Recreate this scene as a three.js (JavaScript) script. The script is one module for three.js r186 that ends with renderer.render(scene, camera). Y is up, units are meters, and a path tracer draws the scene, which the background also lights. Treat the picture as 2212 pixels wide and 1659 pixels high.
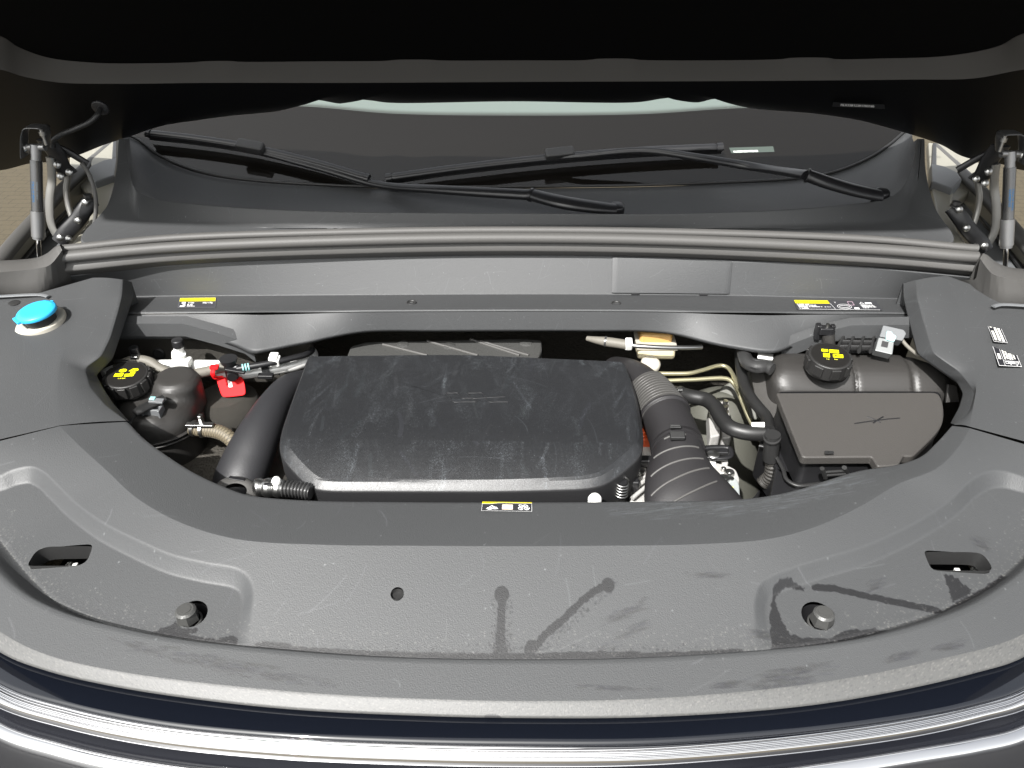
import * as THREE from 'three';
import { mergeGeometries, mergeVertices, toCreasedNormals } from 'three/addons/utils/BufferGeometryUtils.js';
import { RoundedBoxGeometry } from 'three/addons/geometries/RoundedBoxGeometry.js';
import { MarchingCubes } from 'three/addons/objects/MarchingCubes.js';
import { Brush, Evaluator, HOLLOW_SUBTRACTION } from 'three-bvh-csg';

// ---------------------------------------------------------------- camera, sky, sun, exposure
const V = (x, y, z) => new THREE.Vector3(x, y, z);
const scene = new THREE.Scene();
const FOC = 1701, RAD = Math.PI / 180;
const camera = new THREE.PerspectiveCamera(2 * Math.atan(829.5 / FOC) / RAD, 4 / 3, 0.02, 400);
camera.rotation.order = 'YXZ';
camera.position.set(0.016, 1.62, 0);
camera.rotation.set(-35 * RAD, 1.2 * RAD, 0);
camera.updateMatrixWorld();
const renderer = new THREE.WebGLRenderer({ antialias: true });
renderer.toneMapping = THREE.LinearToneMapping;
renderer.toneMappingExposure = 2.85;
renderer.shadowMap.enabled = true;
const SUN = V(-0.29, 0.77, 0.56).normalize();
const sun = new THREE.DirectionalLight(new THREE.Color(1, 0.98, 0.955), 3.3);
sun.position.copy(SUN).multiplyScalar(6).add(V(0, 1, -1));
sun.target.position.set(0, 1, -1);
sun.castShadow = true;
sun.shadow.mapSize.set(4096, 4096);
Object.assign(sun.shadow.camera, { left: -1.6, right: 1.6, top: 1.6, bottom: -1.6, near: 1, far: 12 });
sun.shadow.radius = 1.2;
scene.add(sun, sun.target);
{ // hazy bright sky, computed
  const w = 256, h = 128, d = new Float32Array(w * h * 4);
  for (let j = 0; j < h; j++) for (let i = 0; i < w; i++) {
    const el = ((j + 0.5) / h - 0.5) * Math.PI, az = ((i + 0.5) / w - 0.5) * 2 * Math.PI;
    const dir = V(Math.cos(el) * Math.cos(az), Math.sin(el), Math.cos(el) * Math.sin(az));
    const t = Math.max(0, dir.y), g = Math.max(0, dir.dot(SUN));
    const glow = 2.4 * g ** 14 + 0.35 * g ** 3;
    const haze = (1 - t) ** 2;
    const k = (j * w + i) * 4;
    d[k] = 0.18 + 0.38 * haze + glow; d[k + 1] = 0.19 + 0.38 * haze + glow * 0.98; d[k + 2] = 0.208 + 0.37 * haze + glow * 0.93; d[k + 3] = 1;
    if (dir.y < 0) { d[k] = 0.14; d[k + 1] = 0.13; d[k + 2] = 0.11; }
  }
  const tex = new THREE.DataTexture(d, w, h, THREE.RGBAFormat, THREE.FloatType);
  tex.mapping = THREE.EquirectangularReflectionMapping; tex.magFilter = tex.minFilter = THREE.LinearFilter; tex.needsUpdate = true;
  scene.background = tex; scene.environment = tex;
}

// ---------------------------------------------------------------- helpers
let seed = 7;
const rnd = () => { seed = (seed + 0x6D2B79F5) | 0; let t = Math.imul(seed ^ (seed >>> 15), 1 | seed); t = (t + Math.imul(t ^ (t >>> 7), 61 | t)) ^ t; return ((t ^ (t >>> 14)) >>> 0) / 4294967296; };
// the point of a plane (a height, or {n, c}) on a measured sight line of the survey picture, 2212 x 1659
function P(px, py, pl) {
  const d = V((px - 1106) / FOC, (829.5 - py) / FOC, -1).applyQuaternion(camera.quaternion), o = camera.position;
  const t = typeof pl === 'number' ? (pl - o.y) / d.y : (pl.c - pl.n.dot(o)) / pl.n.dot(d);
  return o.clone().addScaledVector(d, t);
}
const plane = (p, n) => { n.normalize(); return { n, c: n.dot(p) }; };
const zPlane = z => plane(V(0, 0, z), V(0, 0, 1));
const L = (pl, a) => { const o = []; for (let i = 0; i < a.length; i += 2) o.push(P(a[i], a[i + 1], pl)); return o; };   // x, y pairs on one plane
const Q = a => a.map(p => P(p[0], p[1], p[2]));                                                                       // [x, y, plane] triples
const arc = (pts, n, closed = false) => new THREE.CatmullRomCurve3(pts, closed, 'centripetal').getSpacedPoints(closed ? n : n - 1).slice(0, n);
const idx = (pts, n) => { const c = new THREE.CatmullRomCurve3(pts, false, 'centripetal'), o = []; for (let i = 0; i < n; i++) o.push(c.getPoint(i / (n - 1))); return o; };
const mirror = pts => pts.map(p => V(-p.x, p.y, p.z));
const off = (pts, x, y, z) => pts.map(p => V(p.x + x, p.y + y, p.z + z));
const mixRows = (a, b, t) => a.map((p, i) => p.clone().lerp(b[i], t));
function grid(rows, closed = false, uv = 'arc', S = 1) {
  const nu = rows[0].length, nv = rows.length, pos = [], uvs = [], id = [];
  const su = new Float32Array(nu); let acc = 0; const mid = rows[nv >> 1];
  for (let i = 1; i < nu; i++) su[i] = acc += mid[i].distanceTo(mid[i - 1]);
  let sv = 0;
  rows.forEach((r, j) => {
    if (j) sv += r[nu >> 1].distanceTo(rows[j - 1][nu >> 1]);
    r.forEach((p, i) => { pos.push(p.x, p.y, p.z); if (uv === 'xz') uvs.push(p.x / S, -p.z / S); else uvs.push(su[i] / S, sv / S); });
  });
  for (let j = 0; j < nv - 1; j++) for (let i = 0; i < (closed ? nu : nu - 1); i++) {
    const k = (i + 1) % nu, a = j * nu + i, b = j * nu + k, c = a + nu, d = b + nu;
    id.push(a, c, b, b, c, d);
  }
  const g = new THREE.BufferGeometry();
  g.setAttribute('position', new THREE.Float32BufferAttribute(pos, 3)); g.setAttribute('uv', new THREE.Float32BufferAttribute(uvs, 2));
  g.setIndex(id); g.computeVertexNormals(); return g;
}
function loft(rows, subs, opt = {}) {          // rows of equal length, linear between them, subs[i] steps each
  const all = [rows[0]];
  for (let r = 0; r < rows.length - 1; r++) { const n = Array.isArray(subs) ? subs[r] : subs; for (let k = 1; k <= n; k++) all.push(mixRows(rows[r], rows[r + 1], k / n)); }
  return grid(all, opt.closed, opt.uv || 'arc');
}
const flip = g => { const i = g.index.array; for (let k = 0; k < i.length; k += 3) { const t = i[k]; i[k] = i[k + 1]; i[k + 1] = t; } g.computeVertexNormals(); return g; };
// a swept tube; rad(t) -> radius or [across, up]; capped
function tube(pts, rad, o = {}) {
  const c = new THREE.CatmullRomCurve3(pts, !!o.closed, 'centripetal'), n = o.n || 60, m = o.m || 14, rows = [];
  const up0 = o.up || V(0, 1, 0);
  for (let i = 0; i <= n; i++) {
    const t = i / n, p = c.getPointAt(Math.min(t, 0.99999)), tg = c.getTangentAt(Math.min(t, 0.99999));
    let s = tg.clone().cross(up0); if (s.length() < 1e-3) s = tg.clone().cross(V(0, 0, 1)); s.normalize();
    const u = s.clone().cross(tg).normalize(), r = typeof rad === 'function' ? rad(t) : rad, rx = r[0] ?? r, ry = r[1] ?? r, row = [];
    for (let k = 0; k < m; k++) { const a = -k / m * 2 * Math.PI; row.push(p.clone().addScaledVector(s, Math.cos(a) * rx).addScaledVector(u, Math.sin(a) * ry)); }
    if (i === 0 && !o.open) rows.push(row.map(() => p.clone()), row.map(q => q.clone()));
    rows.push(row);
    if (i === n && !o.open) rows.push(row.map(q => q.clone()), row.map(() => p.clone()));
  }
  return grid(rows, true);
}
// frame with its y along n at p
function frame(p, n, xhint = V(1, 0, 0)) {
  const y = n.clone().normalize(), z = xhint.clone().cross(y).normalize(), x = y.clone().cross(z).normalize();
  return new THREE.Matrix4().makeBasis(x, y, z).setPosition(p);
}
// a flat piece cut along an outline that lies on one plane; its face is at the outline, body below it
function slab(pts, thick, bevel = 0.001, seg = 2, holes = []) {
  const n = V(0, 0, 0);
  for (let i = 0; i < pts.length; i++) n.add(pts[i].clone().cross(pts[(i + 1) % pts.length]));
  n.normalize(); const c = pts.reduce((s, p) => s.add(p), V(0, 0, 0)).multiplyScalar(1 / pts.length);
  if (n.dot(camera.position.clone().sub(c)) < 0) n.negate();
  const x = Math.abs(n.x) > 0.9 ? V(0, 0, 1) : V(1, 0, 0); x.addScaledVector(n, -x.dot(n)).normalize();
  const y = n.clone().cross(x), loc = p => new THREE.Vector2(p.clone().sub(c).dot(x), p.clone().sub(c).dot(y));
  const sh = new THREE.Shape(pts.map(loc)); holes.forEach(h => sh.holes.push(new THREE.Path(h.map(loc))));
  const g = new THREE.ExtrudeGeometry(sh, { depth: thick - 2 * bevel, bevelEnabled: bevel > 0, bevelSize: bevel, bevelThickness: bevel, bevelOffset: -bevel, bevelSegments: seg, curveSegments: 4 });
  g.translate(0, 0, -thick + bevel);
  g.applyMatrix4(new THREE.Matrix4().makeBasis(x, y, n).setPosition(c)); return g;
}
function rounded(pts, r, n = 6, closed = true) {      // round the corners of a polygon
  const o = [], N = pts.length;
  pts.forEach((p, i) => {
    if (!closed && (i === 0 || i === N - 1)) { o.push(p); return; }
    const a = pts[(i + N - 1) % N], b = pts[(i + 1) % N], ra = typeof r === 'number' ? r : r[i];
    const da = Math.min(ra, a.distanceTo(p) * 0.48), db = Math.min(ra, b.distanceTo(p) * 0.48);
    const s = p.clone().lerp(a, da / a.distanceTo(p)), e = p.clone().lerp(b, db / b.distanceTo(p));
    for (let k = 0; k <= n; k++) { const t = k / n; o.push(s.clone().lerp(p, t).lerp(p.clone().lerp(e, t), t)); }
  });
  return o;
}
const quad = (a, b, c, d) => {                         // flat print: corners from top left, clockwise
  const g = new THREE.BufferGeometry();
  g.setAttribute('position', new THREE.Float32BufferAttribute([a, b, c, d].flatMap(p => [p.x, p.y, p.z]), 3));
  g.setAttribute('uv', new THREE.Float32BufferAttribute([0, 1, 1, 1, 1, 0, 0, 0], 2)); g.setIndex([0, 2, 1, 0, 3, 2]); g.computeVertexNormals(); return g;
};
const box = (w, h, d, r = 0.001) => new RoundedBoxGeometry(w, h, d, 2, Math.min(r, w * 0.49, h * 0.49, d * 0.49));
const cyl = (r0, r1, h, m = 28) => new THREE.CylinderGeometry(r1, r0, h, m).translate(0, h / 2, 0);
const lathe = (prof, m = 48) => new THREE.LatheGeometry(prof.map(p => new THREE.Vector2(p[0], p[1])), m);
const at = (g, p, n = V(0, 1, 0), xh) => g.applyMatrix4(frame(p, n, xh));
const plain = g => { const a = g.index ? g.toNonIndexed() : g; for (const k of Object.keys(a.attributes)) if (!['position', 'normal', 'uv'].includes(k)) a.deleteAttribute(k); return a; };
const join = gs => mergeGeometries(gs.map(plain));
function blob(f, c, half, res) {                       // a smooth skin round a distance field f(x, y, z), metres from c
  const mc = new MarchingCubes(res, new THREE.MeshStandardMaterial(), false, false, 120000); mc.isolation = 0;
  for (let k = 0; k < res; k++) for (let j = 0; j < res; j++) for (let i = 0; i < res; i++) {
    const h = res / 2; mc.field[i + j * res + k * res * res] = -f((i - h) / h * half, (j - h) / h * half, (k - h) / h * half);
  }
  mc.update();
  let g = new THREE.BufferGeometry(); const n = mc.count;
  g.setAttribute('position', new THREE.BufferAttribute(mc.positionArray.slice(0, n * 3), 3));
  g = mergeVertices(g, 1e-5); g.scale(half, half, half); g.computeVertexNormals(); g.translate(c.x, c.y, c.z);
  const p = g.attributes.position, uv = new Float32Array(p.count * 2); for (let i = 0; i < p.count; i++) { uv[2 * i] = p.getX(i); uv[2 * i + 1] = p.getZ(i); }
  g.setAttribute('uv', new THREE.BufferAttribute(uv, 2)); return g;
}
const smin = (a, b, k) => { const h = Math.max(k - Math.abs(a - b), 0) / k; return Math.min(a, b) - h * h * k / 4; };
const sdBox = (x, y, z, a, b, c, r) => { const q = [Math.abs(x) - a + r, Math.abs(y) - b + r, Math.abs(z) - c + r]; return Math.hypot(Math.max(q[0], 0), Math.max(q[1], 0), Math.max(q[2], 0)) + Math.min(Math.max(...q), 0) - r; };
const sdCyl = (x, y, z, r, h, e) => { const d0 = Math.hypot(x, z) - r + e, d1 = Math.abs(y) - h + e; return Math.min(Math.max(d0, d1), 0) + Math.hypot(Math.max(d0, 0), Math.max(d1, 0)) - e; };

// ---------------------------------------------------------------- textures and materials
const canvas = (w, h, draw, srgb = true) => {
  const c = document.createElement('canvas'); c.width = w; c.height = h; draw(c.getContext('2d'), w, h);
  const t = new THREE.CanvasTexture(c); if (srgb) t.colorSpace = THREE.SRGBColorSpace; t.anisotropy = 8; return t;
};
function noiseTex(n, fn, rep) {
  const d = new Uint8Array(n * n * 4);
  for (let i = 0; i < n * n; i++) { const v = fn(i % n, (i / n) | 0); d[4 * i] = d[4 * i + 1] = d[4 * i + 2] = v; d[4 * i + 3] = 255; }
  const t = new THREE.DataTexture(d, n, n); t.wrapS = t.wrapT = THREE.RepeatWrapping; t.magFilter = THREE.LinearFilter; t.minFilter = THREE.LinearMipmapLinearFilter; t.generateMipmaps = true; t.repeat.set(rep, rep); t.needsUpdate = true; return t;
}
const grainVals = new Float32Array(512 * 512).map(() => rnd());
const gv = (x, y) => grainVals[((y & 511) << 9) | (x & 511)];
const grainFn = (x, y) => 255 * (gv(x, y) + gv(x + 1, y) + gv(x, y + 1) + gv(x - 1, y) + gv(x, y - 1)) / 5;
const grain = noiseTex(512, grainFn, 1 / 0.17);               // uv in metres
const coarse = noiseTex(512, grainFn, 1 / 0.6);
const M = {};
const std = (name, color, roughness, o = {}) => (M[name] = new THREE.MeshPhysicalMaterial({ color: new THREE.Color(...[].concat(color).length === 1 ? [color, color, color] : color), roughness, side: THREE.DoubleSide, ...o }));
const G = { bumpMap: grain, bumpScale: 0.00025 };
// mottled, scuffed plastic: fine grain, worn pale marks and scratches in the pigment itself
function scuffs(w, h, base, marks, tintB = 2) {
  return canvas(w, h, g => {
    g.fillStyle = `rgb(${base},${base + 1},${base + tintB})`; g.fillRect(0, 0, w, h);
    for (let i = 0; i < 9000; i++) { const v = base + (rnd() - 0.5) * 22 | 0; g.fillStyle = `rgba(${v},${v},${v + tintB},.5)`; g.fillRect(rnd() * w, rnd() * h, 1.5, 1.5); }
    for (let i = 0; i < marks; i++) {
      const x = rnd() * w, y = rnd() * h, a = rnd() * 6.28, l = 10 + rnd() * 60; g.strokeStyle = `rgba(190,195,200,${0.03 + rnd() * 0.1})`; g.lineWidth = 0.6 + rnd();
      g.beginPath(); g.moveTo(x, y); g.quadraticCurveTo(x + Math.cos(a) * l * 0.5 + rnd() * 8, y + Math.sin(a) * l * 0.5, x + Math.cos(a) * l, y + Math.sin(a) * l); g.stroke();
    }
    for (let i = 0; i < marks * 3; i++) { g.fillStyle = `rgba(200,205,205,${0.1 + rnd() * 0.3})`; g.beginPath(); g.arc(rnd() * w, rnd() * h, 0.4 + rnd() * 0.8, 0, 7); g.fill(); }
  });
}
const scuffTex = scuffs(1024, 1024, 58, 200); scuffTex.wrapS = scuffTex.wrapT = THREE.RepeatWrapping; scuffTex.repeat.set(1 / 0.55, 1 / 0.55);
std('trim', 1, 0.58, { map: scuffTex, ior: 1.55, ...G });
std('smooth', [0.02, 0.02, 0.02], 0.45, { bumpMap: grain, bumpScale: 0.0001 });
std('tank', [0.028, 0.0265, 0.025], 0.46, { bumpMap: grain, bumpScale: 0.00008 });
std('black', [0.012, 0.012, 0.013], 0.4);
std('cloth', [0.0022, 0.0022, 0.0022], 1, { specularIntensity: 0.1 });
std('rubber', [0.07, 0.068, 0.065], 0.58, { bumpMap: grain, bumpScale: 0.0001 });
std('hose', [0.14, 0.13, 0.11], 0.6, G);
std('darkhose', [0.014, 0.014, 0.014], 0.45, { bumpMap: grain, bumpScale: 0.0001 });
std('gloss', [0.004, 0.005, 0.008], 0.06, { clearcoat: 1, clearcoatRoughness: 0.03 });
std('paint', [0.003, 0.003, 0.0034], 0.45, { specularIntensity: 0.14 });
std('chrome', [0.86, 0.86, 0.87], 0.07, { metalness: 1 });
std('steel', [0.42, 0.42, 0.41], 0.34, { metalness: 1 });
std('darksteel', [0.09, 0.09, 0.09], 0.32, { metalness: 0.6 });
std('zinc', [0.48, 0.45, 0.3], 0.4, { metalness: 0.8 });
std('alu', [0.52, 0.51, 0.49], 0.55, { metalness: 0.4, bumpMap: grain, bumpScale: 0.0003 });
std('white', [0.78, 0.78, 0.75], 0.35);
std('cream', [0.4, 0.375, 0.32], 0.5);
std('body', [0.22, 0.21, 0.175], 0.45);
std('felt', [0.042, 0.038, 0.031], 0.75, { bumpMap: coarse, bumpScale: 0.003 });
std('blue', [0.03, 0.4, 0.75], 0.4);
std('red', [0.7, 0.008, 0.011], 0.6, { specularIntensity: 0.35 });
std('orange', [0.8, 0.12, 0.03], 0.45);
std('amber', [0.5, 0.3, 0.1], 0.35);
std('teal', [0.25, 0.5, 0.5], 0.4);
std('grey', [0.3, 0.32, 0.32], 0.45);
std('panel', [0.12, 0.125, 0.13], 0.5);
std('glass', [1, 1, 1], 0.02, { transmission: 1, thickness: 0, ior: 1.5, side: THREE.DoubleSide });
std('frit', [0.0035, 0.0028, 0.002], 0.6, { specularIntensity: 0.1 });
std('dash', [0.1, 0.125, 0.112], 0.8);
std('shield', [0.05, 0.05, 0.048], 0.5, { bumpMap: coarse, bumpScale: 0.0006 });
std('cap', [0.02, 0.0195, 0.019], 0.42, { bumpMap: grain, bumpScale: 0.0001 });
std('pipe', [0.72, 0.72, 0.7], 0.35, { metalness: 0.3 });
std('elbow', [0.018, 0.018, 0.02], 0.5, { bumpMap: grain, bumpScale: 0.0002 });
std('duct', [0.0165, 0.0155, 0.0165], 0.52, { bumpMap: grain, bumpScale: 0.0001 });
std('bellows', [0.07, 0.068, 0.065], 0.36);
std('creamtank', [0.65, 0.58, 0.4], 0.4);
std('greysheet', [0.09, 0.09, 0.075], 0.6);
std('yellow', [0.8, 0.8, 0.01], 0.45);
std('steelplate', [0.27, 0.28, 0.28], 0.35, { metalness: 0.7 });
std('paleblue', [0.4, 0.62, 0.62], 0.4);
std('lid', [0.047, 0.044, 0.041], 0.56, { bumpMap: grain, bumpScale: 0.0003 });
std('felthose', [0.03, 0.028, 0.025], 0.6, { bumpMap: grain, bumpScale: 0.0004 });
std('wiper', [0.011, 0.011, 0.012], 0.3);
std('step', [0.043, 0.041, 0.038], 0.7, { specularIntensity: 0.3 });
std('block', [0.06, 0.058, 0.055], 0.6, { bumpMap: grain, bumpScale: 0.0001 });
std('wallplastic', [0.016, 0.016, 0.017], 0.5, { bumpMap: grain, bumpScale: 0.0002 });
std('sleeve', [0.26, 0.26, 0.26], 0.36, { metalness: 0.85 });
std('link', [0.24, 0.235, 0.22], 0.4, { metalness: 0.7 });
std('bolt', [0.06, 0.06, 0.058], 0.42, { metalness: 0.2 });
std('emboss', [0.012, 0.012, 0.013], 0.5);
std('recess', [0.006, 0.0065, 0.009], 0.16, { specularIntensity: 0.4 });
const print = (tex, r = 0.4) => new THREE.MeshPhysicalMaterial({ map: tex, roughness: r, side: THREE.DoubleSide });
const cutout = (tex, r = 0.4) => new THREE.MeshPhysicalMaterial({ map: tex, roughness: r, side: THREE.DoubleSide, transparent: true, alphaTest: 0.3 });

// ---------------------------------------------------------------- things and their parts
const taken = {};
const numbered = n => { const k = taken[n] = (taken[n] ?? -1) + 1; return k ? `${n}_${String(k).padStart(3, '0')}` : n; };
function T(name, label, category, group) {
  const g = new THREE.Group(); g.name = numbered(name); g.userData = { label, category }; if (group) g.userData.group = group; scene.add(g); return g;
}
function part(par, name, geo, mat, label) {
  const m = new THREE.Mesh(geo, mat); m.name = name; m.castShadow = m.receiveShadow = true; if (label) m.userData.label = label; par.add(m); return m;
}
function base(g) {                                     // put the group at its thing's base
  const b = new THREE.Box3().setFromObject(g), c = b.getCenter(V()); c.y = b.min.y; g.position.copy(c);
  g.children.forEach(m => m.geometry ? m.traverse(k => k.geometry.translate(-c.x, -c.y, -c.z)) : 0); return g;
}
// ---------------------------------------------------------------- ground
{
  const gm = std('pavement', [0.088, 0.077, 0.057], 0.9, { map: canvas(512, 512, (g, w, h) => {
    g.fillStyle = 'rgb(205,196,172)'; g.fillRect(0, 0, w, h);
    for (let i = 0; i < 5000; i++) { const v = 150 + rnd() * 90 | 0; g.fillStyle = `rgba(${v},${v - 8},${v - 28},.35)`; g.fillRect(rnd() * w, rnd() * h, 2 + rnd() * 5, 2 + rnd() * 4); }
    g.strokeStyle = 'rgba(90,80,60,.55)'; g.lineWidth = 2;
    for (let y = 0; y < h; y += 32) { g.beginPath(); g.moveTo(0, y); g.lineTo(w, y); g.stroke(); for (let x = (y / 32 % 2) * 32; x < w; x += 64) { g.beginPath(); g.moveTo(x, y); g.lineTo(x, y + 32); g.stroke(); } }
  }) });
  gm.map.wrapS = gm.map.wrapT = THREE.RepeatWrapping; gm.map.repeat.set(1 / 0.9, 1 / 0.9);
  const r = 60, g = grid([0, 1].map(j => [0, 1].map(i => V((i - 0.5) * 2 * r, 0, (0.5 - j) * 2 * r))), false, 'xz');
  const m = new THREE.Mesh(g, gm); m.name = 'ground'; m.userData = { kind: 'structure' }; m.receiveShadow = true; scene.add(m);
}
// ---------------------------------------------------------------- front cover: one moulded sheet, from the bay opening to the nose
const yA = 0.983, yB = 1.002, yC = 0.962, yL = 0.982, yD = 0.974, yN = 0.9655;
const LY = (a, y) => { const o = []; for (let i = 0; i < a.length; i += 2) o.push(P(a[i], a[i + 1], y(a[i]))); return o; };
const rowA = LY([278,911, 309,943, 351,975, 422,1020, 485,1049, 541,1068, 668,1079, 850,1082, 1106,1083, 1400,1081, 1588,1077, 1655,1070, 1722,1056, 1788,1035, 1855,1016, 1938,1003, 1988,986, 2022,956, 2055,920], x => yA + 0.012 * Math.max(0, Math.abs(x - 1150) / 900 - 0.35) ** 1.2 / 0.6);
const rowB = L(yB, [130,920, 175,965, 230,1015, 300,1078, 400,1132, 520,1165, 700,1176, 900,1178, 1106,1179, 1300,1178, 1500,1175, 1656,1164, 1756,1139, 1856,1094, 1940,1045, 2022,1012, 2070,965, 2095,925]);
const rowC = LY([-150,990, -75,1080, 0,1169, 35,1214, 75,1259, 125,1304, 200,1339, 275,1361, 400,1385, 520,1398, 750,1417, 900,1424, 1106,1427, 1350,1424, 1666,1403, 1806,1385, 1956,1346, 2031,1319, 2106,1284, 2166,1244, 2212,1199, 2290,1090, 2350,1000], x => yC + 0.036 * Math.min(1, Math.max(0, Math.abs(x - 1106) - 1140) / 120));
const rowC2 = L(yL, [-215,1010, -110,1120, 0,1243, 35,1273, 75,1298, 150,1330, 225,1350, 320,1371, 420,1387, 530,1399, 750,1417, 900,1424, 1106,1427, 1350,1424, 1661,1406, 1856,1383, 2006,1345, 2106,1306, 2165,1270, 2212,1234, 2320,1110, 2410,1010]);
const rowD = L(yD, [-300,1040, -140,1240, 0,1364, 100,1414, 250,1449, 450,1476, 700,1499, 900,1509, 1106,1514, 1356,1511, 1606,1494, 1806,1469, 2006,1429, 2212,1369, 2370,1230, 2520,1040]);
const rowE = L(yN, [-300,1100, -140,1290, 0,1409, 100,1449, 250,1484, 450,1514, 650,1534, 900,1546, 1106,1551, 1406,1549, 1706,1529, 1906,1499, 2106,1454, 2212,1419, 2370,1290, 2520,1100]);
const toXZ = p => [p.x, p.z];
function inside(poly, x, z) {                          // signed distance in plan, positive inside
  let d = 1e9, c = false;
  for (let i = 0, j = poly.length - 1; i < poly.length; j = i++) {
    const [x1, z1] = poly[i], [x2, z2] = poly[j], ex = x2 - x1, ez = z2 - z1;
    const t = Math.max(0, Math.min(1, ((x - x1) * ex + (z - z1) * ez) / (ex * ex + ez * ez)));
    d = Math.min(d, Math.hypot(x - x1 - ex * t, z - z1 - ez * t));
    if ((z1 > z) !== (z2 > z) && x < (x2 - x1) * (z - z1) / (z2 - z1) + x1) c = !c;
  }
  return c ? d : -d;
}
const recL = arc(L(0.985, [-160,1075, -60,1040, 0,1029, 30,1020, 70,1016, 95,1025, 120,1046, 165,1089, 225,1134, 300,1174, 375,1206, 450,1224, 515,1236, 537,1249, 546,1272, 540,1309, 530,1364, 520,1400, 508,1470]), 120).map(toXZ).concat(L(0.985, [300,1500, 0,1420, -260,1200]).map(toXZ));
const recR = arc(L(0.985, [2370,1075, 2270,1045, 2212,1034, 2166,1026, 2131,1029, 2096,1046, 2046,1089, 1956,1144, 1856,1189, 1756,1219, 1671,1246, 1643,1261, 1633,1289, 1638,1334, 1651,1394, 1656,1410, 1670,1470]), 120).map(toXZ).concat(L(0.985, [1900,1490, 2212,1420, 2480,1200]).map(toXZ));
const NU = 860, DECK = 150;
const [gA, gB, gC, gC2, gD, gE] = [rowA, rowB, rowC, rowC2, rowD, rowE].map(r => arc(r, NU));
const ramp = t => { t = Math.max(0, Math.min(1, t)); return t < 0.2 ? t * t / 0.32 : t > 0.8 ? 1 - (1 - t) ** 2 / 0.32 : (t - 0.1) / 0.8; };
const sm01 = t => { t = Math.max(0, Math.min(1, t)); return t * t * (3 - 2 * t); };
const coverRows = [];
{
  const down = off(gA, 0, -0.07, 0), lip = gA.map(p => V(p.x, p.y - 0.003, p.z));
  coverRows.push(down, mixRows(down, lip, 0.5), lip);
  for (let k = 0; k <= 12; k++) { const t = k / 12, r = mixRows(gA, gB, t); r.forEach((p, i) => { p.y = gA[i].y + (gB[i].y - gA[i].y) * (0.75 * t + 0.25 * Math.sin(t * Math.PI / 2)); }); if (k === 0) r.forEach((p, i) => p.lerp(gB[i], 0.03)); coverRows.push(r); }
  for (let k = 1; k <= DECK; k++) {
    const t = k / DECK, r = mixRows(gB, gC, t);
    r.forEach(p => {
      if (Math.abs(p.x) < 0.24) return;
      const s = Math.max(inside(recL, p.x, p.z), inside(recR, p.x, p.z)), f = yC + 0.0006 + 0.48 * Math.max(0, p.y - yC);
      if (s > -0.002) p.y += (Math.min(f, p.y) - p.y) * ramp((s + 0.001) / 0.0145);
    });
    coverRows.push(r);
  }
  for (let k = 1; k <= 6; k++) { const t = k / 6, r = mixRows(gC, gC2, t); r.forEach((p, i) => { p.y = gC[i].y + (gC2[i].y - gC[i].y) * sm01(t); }); coverRows.push(r); }
  for (let k = 1; k <= 8; k++) coverRows.push(mixRows(gC2, gD, k / 8));
}
const heightAt = (px, py) => { let y = 0.975; for (let k = 0; k < 4; k++) { const q = P(px, py, y); let b = 1e9; for (const r of coverRows) for (let i = 0; i < NU; i += 3) { const d = (r[i].x - q.x) ** 2 + (r[i].z - q.z) ** 2; if (d < b) { b = d; y = r[i].y; } } } return y; };
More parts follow.
